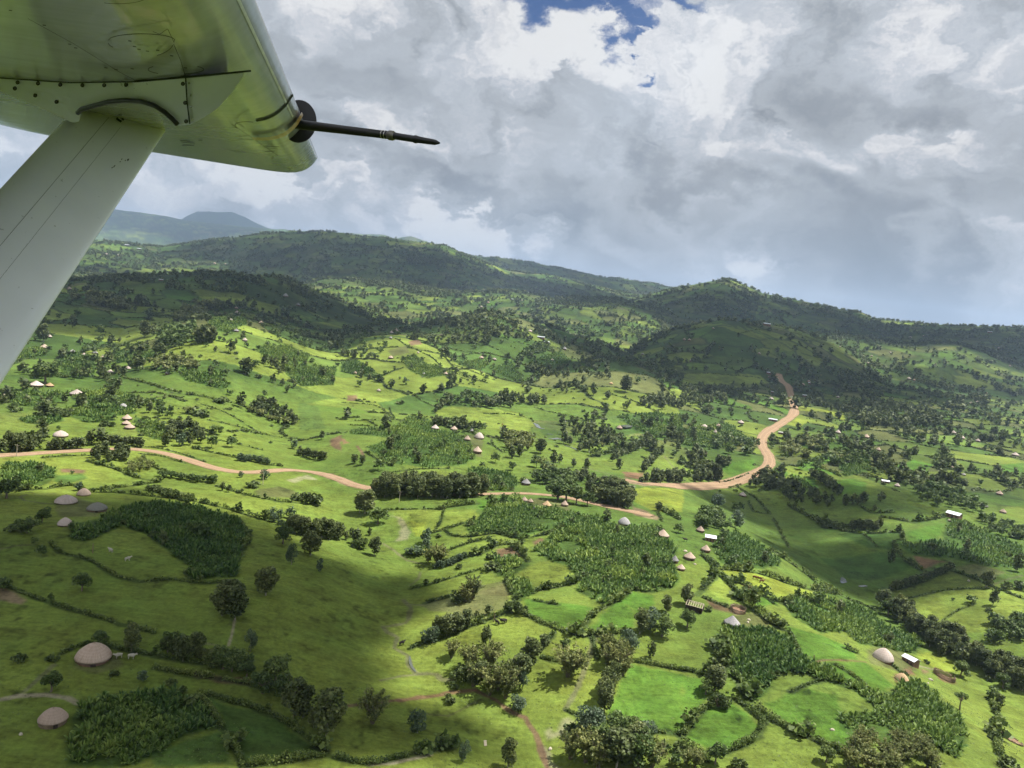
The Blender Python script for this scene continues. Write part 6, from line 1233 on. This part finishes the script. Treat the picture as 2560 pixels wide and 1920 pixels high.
# strut fairing: canted plate hanging under the wing with a closed rim
def yu(x): return np.interp(x, [-80, 0, 150, 290, 420, 545], [163, 168, 178, 176, 165, 153])
def fair(x, y, lift=0):
    zu = wing_pt(x, yu(x))[2]; zw = wing_pt(x, y)[2]; return ray(x, y)*(zu+.14*(zw-zu)-lift)
low = [(-80, 172), (0, 197), (80, 230), (158, 266), (172, 262), (176, 238), (230, 221), (300, 222), (345, 238), (376, 262), (383, 268), (384, 271), (412, 269), (440, 254), (468, 236), (498, 204), (515, 180), (526, 162)]
V = []; F = []
lx = np.array(low, float); d_ = np.r_[0, np.cumsum(np.hypot(*np.diff(lx, axis=0).T))]; t = np.linspace(0, d_[-1], 80); LX = np.interp(t, d_, lx[:, 0]); LY = np.interp(t, d_, lx[:, 1])
UX = np.interp(t, [0, d_[-1]], [-80, 530])
UX = LX.copy(); 
rows = 6
for i in range(80):
    y0 = yu(UX[i]); y1 = max(LY[i], y0+1)
    for j in range(rows): V.append(fair(LX[i], y0+(y1-y0)*j/(rows-1)))
    V.append(wing_pt(LX[i], y1)*1.0)
kk = rows+1
for i in range(79):
    for j in range(rows): F.append([i*kk+j, i*kk+j+1, (i+1)*kk+j+1, (i+1)*kk+j])
fr = part('strut_fairing', V, F, [M['strut']])
for L, w_, n_ in (([(x, yu(x)+.5) for x in (-60, 0, 150, 290)], 2.6, 24), ([(290, 176), (420, 165), (542, 153)], 4.4, 20), ([(401, 168), (404, 220), (410, 268)], 3.2, 16)):
    V, F = rib2(L, w_, n_, fair, .012); part('panel_seam', V, F, [M['seam']], parent=fr)
for k_, L in enumerate((((38, 178), (82, 180), (130, 183), (178, 184), (225, 184), (272, 183), (32, 191), (76, 206), (122, 220), (395, 181), (400, 222), (402, 262)), ((408, 180), (411, 206), (413, 232), (414, 257)))):
    for x, y in L:
        c_ = fair(x, y, .01); dx = fair(x+1, y, .01)-c_; dy = fair(x, y+1, .01)-c_; r_ = 4.6 if k_ == 0 else 2.8
        dx = dx/np.linalg.norm(dx)*np.linalg.norm(dx); V = [c_+(ray(x+math.cos(a)*r_, y+math.sin(a)*r_)-ray(x, y))*c_[2] for a in np.linspace(0, 6.283, 13)[:-1]]; V += [c_-ray(x, y)*.005+(v_-c_)*.55 for v_ in V]+[c_-ray(x, y)*.003]
        F = [[i, (i+1) % 12, 12+(i+1) % 12, 12+i] for i in range(12)]; F2 = [[24, 12+i, 12+(i+1) % 12, 12+(i+1) % 12] for i in range(12)]
        part('screw', V, F+F2, [M['seam'] if k_ == 0 else M['strut'], M['screw'] if k_ == 0 else M['steel']], parent=fr, midx=[0]*12+[1]*12)
# strut
def su(u_): 
    n0, half = 370+.046*(u_-9), 89+.0855*(u_-9); c_ = np.array([.76*n0-.65*u_, .65*n0+.76*u_]); return c_, half
Nn = np.array([.76, .65]); V = []; k_ = 44; us = [-70, -30, 0, 60, 200, 400, 650, 900, 1200]
prof = []
for j in range(k_):
    a = 6.2832*j/k_; x_ = math.cos(a); prof.append((x_, math.sin(a)*.40*(1-.25*x_ if True else 1)))
for u_ in us:
    c_, half = su(u_); Z = 3.05*89/half; ctr = ray(*c_)*Z; hw_ = half/1671.2*Z; ax = np.array([Nn[0], -Nn[1], 0]); dp = -ctr/np.linalg.norm(ctr); dp = dp-ax*(dp@ax); dp /= np.linalg.norm(dp)
    ax2 = ax*.985
    for x_, y_ in prof: V.append(ctr+ax2*x_*hw_+dp*y_*hw_)
F = [[i*k_+j, i*k_+(j+1) % k_, (i+1)*k_+(j+1) % k_, (i+1)*k_+j] for i in range(len(us)-1) for j in range(k_)]
st = part('wing_strut', V, F, [M['strut']], True)
def sp3(u_, v_, lift=.004):
    c_, half = su(u_); Z = 3.05*89/half; ctr = ray(*c_)*Z; hw_ = half/1671.2*Z; ax = np.array([Nn[0], -Nn[1], 0]); dp = -ctr/np.linalg.norm(ctr); dp = dp-ax*(dp@ax); dp /= np.linalg.norm(dp); a = math.acos(v_)
    return ctr+ax*.985*v_*hw_+dp*(math.sin(a)*.40*(1-.25*v_)*hw_+lift)
P = []
for v0, v1, w_ in ((-.05, -.18, .006), (.28, .16, .004)):
    V = []
    for u_ in np.linspace(40, 1000, 40): v_ = v0+(v1-v0)*(u_/900); V += [sp3(u_, v_, .0015), sp3(u_, v_+w_, .0015)]
    part('panel_seam', V, [[2*i, 2*i+1, 2*i+3, 2*i+2] for i in range(39)], [M['seam']], parent=st)
for i in range(4):
    for v0 in (-.08-.035*i, .16-.02*i):
        P = []
        u_ = 8+i*7; a = sp3(u_, v0); b2 = sp3(u_-2, v0+.13); c_ = sp3(u_+3, v0+.13); d2 = sp3(u_+4, v0); part('drain_slot', np.array([a, b2, c_, d2]), [[0, 1, 2, 3]], [M['seam']], parent=st)
P = []
for i in range(9):
    a0 = 2.4+i*.3; u_ = 105+26*math.sin(a0)+random.uniform(-5, 5); v0 = .70+.10*math.cos(a0*1.3)+random.uniform(-.03, .03); a = sp3(u_, v0); P.append((np.array([a, sp3(u_-2, v0+.012), sp3(u_+.5, v0+.02), sp3(u_+2, v0+.006)]), [[0, 1, 2, 3]]))  # dotted arc of small rivets
V, F = join(P); part('surface_mark', V, F, [M['seam']], parent=st)
# black tube standing in for the dark gap where strut enters the fairing
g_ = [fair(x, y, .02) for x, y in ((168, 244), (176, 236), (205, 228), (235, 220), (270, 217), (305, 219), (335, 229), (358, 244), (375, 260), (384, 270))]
V, F = tube(g_, .007, 6); part('dark_gap_tube', V, F, [M['rubber']], True)
# stall vane disc, probe and amber fairing on the leading edge
def le(y):
    s_ = np.linspace(0, 1, 400); Y = [829.5-1671.2*(A_+SPAN*q)[1]/(A_+SPAN*q)[2] for q in s_]; return A_+SPAN*s_[int(np.argmin(np.abs(np.array(Y)-y)))]
L0 = le(262); Zp = L0[2]; k1 = Zp/1671.2
ctr = ray(645, 262)*(Zp+.05); V = []; 
for dz in (0, .05):
    for a in np.linspace(0, 2*math.pi, 33)[:-1]: V.append(ray(645+39*math.cos(a)*1.0, 262+46.5*math.sin(a))*(Zp+.05+dz))
F = [list(range(32)), list(range(32, 64))[::-1]]; F = [[i, (i+1) % 32, 32+(i+1) % 32, 32+i] for i in range(32)]
me_v = V+[ray(646, 262)*(Zp+.05), ray(646, 262)*(Zp+.10)]; F += [[64, i, (i+1) % 32, (i+1) % 32] for i in range(32)]+[[65, 32+(i+1) % 32, 32+i, 32+i] for i in range(32)]
part('probe_mounting_disc', me_v, F, [M['rubber']])
a = ray(640, 268)*(Zp-.06); b2 = ray(848, 293)*(Zp-.25); c_ = ray(950, 309)*(Zp-.34)
def P_(t): return a+(b2-a)*t
V, F = tube([a, P_(.5), P_(.97)], [.0195, .0165, .0145], 14); pr = part('air_data_probe', V, F, [M['rubber']], True)
V, F = tube([P_(.955), P_(.975), P_(1.0), b2+(c_-b2)*.05], [.015, .0185, .0185, .014], 14); part('probe_collar', V, F, [M['screw']], True, pr)
V, F = tube([b2, b2+(c_-b2)*.45, b2+(c_-b2)*.5, b2+(c_-b2)*.55, b2+(c_-b2)*.9, c_], [.013, .0125, .015, .0125, .010, .003], 14); part('probe_tip', V, F, [M['rubber']], True, pr)
for t in (.90, .93): V, F = tube([P_(t), P_(t+.006)], .0160, 12); part('probe_band', V, F, [M['steel']], True, pr)
# amber strip and dark slot wrap the nose of the wing
def wrap(y0, y1, t0, t1, m, nm, w_, lift=.006):
    V = []; s0 = le(y0); 
    sa = np.linalg.norm(s0-A_)/np.linalg.norm(SPAN); dw = w_/np.linalg.norm(SPAN)
    tq = np.linspace(t1, t0, 12)
    for t in tq:
        for q in (-.5, .5): L = A_+SPAN*(sa+dw*q); V.append(L+CH*abs(t)+NN*(dl(abs(t)) if t >= 0 else -du(-t))+NN*lift*(1 if t > .01 else .2)-CH*lift)
    part(nm, V, [[2*i, 2*i+1, 2*i+3, 2*i+2] for i in range(11)], [M[m]])
wrap(243, 0, .0, .17, 'lens', 'amber_light_strip', .085, .010); wrap(204, 0, .0, .11, 'seam', 'stall_vane_slot', .035, .002)

# ------------------------------------------------------------------ clouds that shade the land (out of view, placed for the shade they cast)
def cloudmat(i, a0):
    m, n, out = new_mat('shade_cloud'); tcn = n.new('ShaderNodeTexCoord').outputs['Object']
    s = n.new('ShaderNodeSeparateXYZ'); n.l.new(tcn, s.inputs[0]); cv = n.new('ShaderNodeCombineXYZ'); n.l.new(s.outputs[0], cv.inputs[0]); n.l.new(s.outputs[1], cv.inputs[1]); cv.inputs[2].default_value = i*3.7
    L = n.math('POWER', n.math('ADD', n.math('MULTIPLY', s.outputs[0], s.outputs[0]), n.math('MULTIPLY', s.outputs[1], s.outputs[1])), .5)
    f, _ = n.noise(cv.outputs[0], 2.6, 5, .55); L = n.math('ADD', L, n.math('MULTIPLY', n.math('SUBTRACT', f, .5), 1.1)); al = n.math('MULTIPLY', n.sstep(L, 1.0, .62), a0)
    d = n.new('ShaderNodeBsdfDiffuse'); d.inputs[0].default_value = (.9, .9, .9, 1); t = n.new('ShaderNodeBsdfTransparent'); mx = n.new('ShaderNodeMixShader')
    n.l.new(al, mx.inputs[0]); n.l.new(t.outputs[0], mx.inputs[1]); n.l.new(d.outputs[0], mx.inputs[2]); n.l.new(mx.outputs[0], out.inputs[0]); return m
CL = [('F-150,-30', 210, 150, .95, 0), ('F-60,-260', 260, 170, .95, 0),  ('F-330,60', 150, 150, .9, 0), ('W1150,588', 420, 300, .7, 1),  # F clouds: unseen, added to cut green bounce and darken the wing underside
      ('W150,1330', 66, 60, .95, 0), ('W330,1190', 62, 46, .95, 0), ('W80,1150', 60, 60, .95, 0), ('W460,1300', 48, 46, .97, 0), ('W640,1240', 34, 30, .5, 0), ('W590,1400', 26, 16, .6, 0), ('W30,1290', 50, 50, .95, 0), ('W360,1460', 62, 26, .95, 0), ('W100,1440', 44, 34, .9, 0), ('W600,1530', 44, 14, .6, 0), ('W872,1290', 13, 20, .9, 0), ('W830,1570', 30, 12, .5, 0), ('W300,1560', 40, 14, .75, 0),
      ('W450,640', 330, 330, .95, 1), ('W700,670', 170, 150, .8, 1), ('W230,590', 240, 200, .6, 1), ('W1600,765', 270, 230, .95, 1), ('W1420,805', 120, 70, .8, 1), ('W1780,800', 190, 130, .8, 1), ('W1690,1110', 52, 46, .75, 1), ('W1870,1235', 50, 34, .85, 1), ('W1800,1070', 60, 36, .6, 1),
      ('W800,575', 400, 340, .75, 1), ('W1050,600', 340, 300, .75, 1), ('W1280,640', 300, 300, .7, 1), ('W1500,655', 340, 300, .85, 1), ('W2080,745', 560, 400, .85, 1), ('W1830,685', 260, 240, .7, 1), ('W450,508', 500, 300, .7, 1), ('W480,470', 900, 500, .8, 1), ('W330,470', 900, 500, .65, 1), ('W620,515', 420, 260, .6, 1), ('W1300,605', 420, 260, .6, 1), ('W2130,840', 160, 110, .4, 1)]
for i, (s, rx, ry, a0, _) in enumerate(CL):
    q = np.array([*map(float, s[1:].split(',')), 0.0]) if s[0] == 'F' else at(s)[0]; d = np.linalg.norm(q[:2])   # F: metres right and ahead of the aircraft
    d = min(d, 1e9); z = max(900+(i % 5)*22, .66*d+60); t = (z-q[2])/TOSUN[2]; c_ = q+TOSUN*t
    bm = __import__('bmesh').new(); __import__('bmesh').ops.create_icosphere(bm, subdivisions=5, radius=1.0)
    for v_ in bm.verts:
        x_, y_, z_ = v_.co; 
        nz = math.sin(x_*7+i)*math.cos(y_*6+i*2)*.10+math.sin(x_*15+y_*11+i)*.05; v_.co.z = (z_*(.9+nz*2) if z_ > 0 else z_*.35)*(.30)+nz*.08
    me = bpy.data.meshes.new('cloud'); bm.to_mesh(me); bm.free(); me.materials.append(cloudmat(i, a0))
    for p_ in me.polygons: p_.use_smooth = True
    o = link('cloud', me, None, c_, 'unseen white cumulus cloud that shades the farmland below', 'cloud', 'clouds over the farmland', 'stuff'); o.scale = (rx*1.35, ry*1.35, (rx+ry)*.5)
# ------------------------------------------------------------------ air
hm, n, out = new_mat('haze'); vp = n.new('ShaderNodeVolumePrincipled'); vp.inputs['Density'].default_value = HAZE; vp.inputs['Color'].default_value = (.50, .67, .94, 1); vp.inputs['Anisotropy'].default_value = .2
n.l.new(vp.outputs[0], out.inputs['Volume'])
V, F = boxg(-14800, 14800, -14800, 14800, float(ZG.min())-1.5, float(ZG.max())+12); link('haze', fix('haze', V, F, [hm]), kind='stuff', label='pale blue air over the far hills', cat='haze')
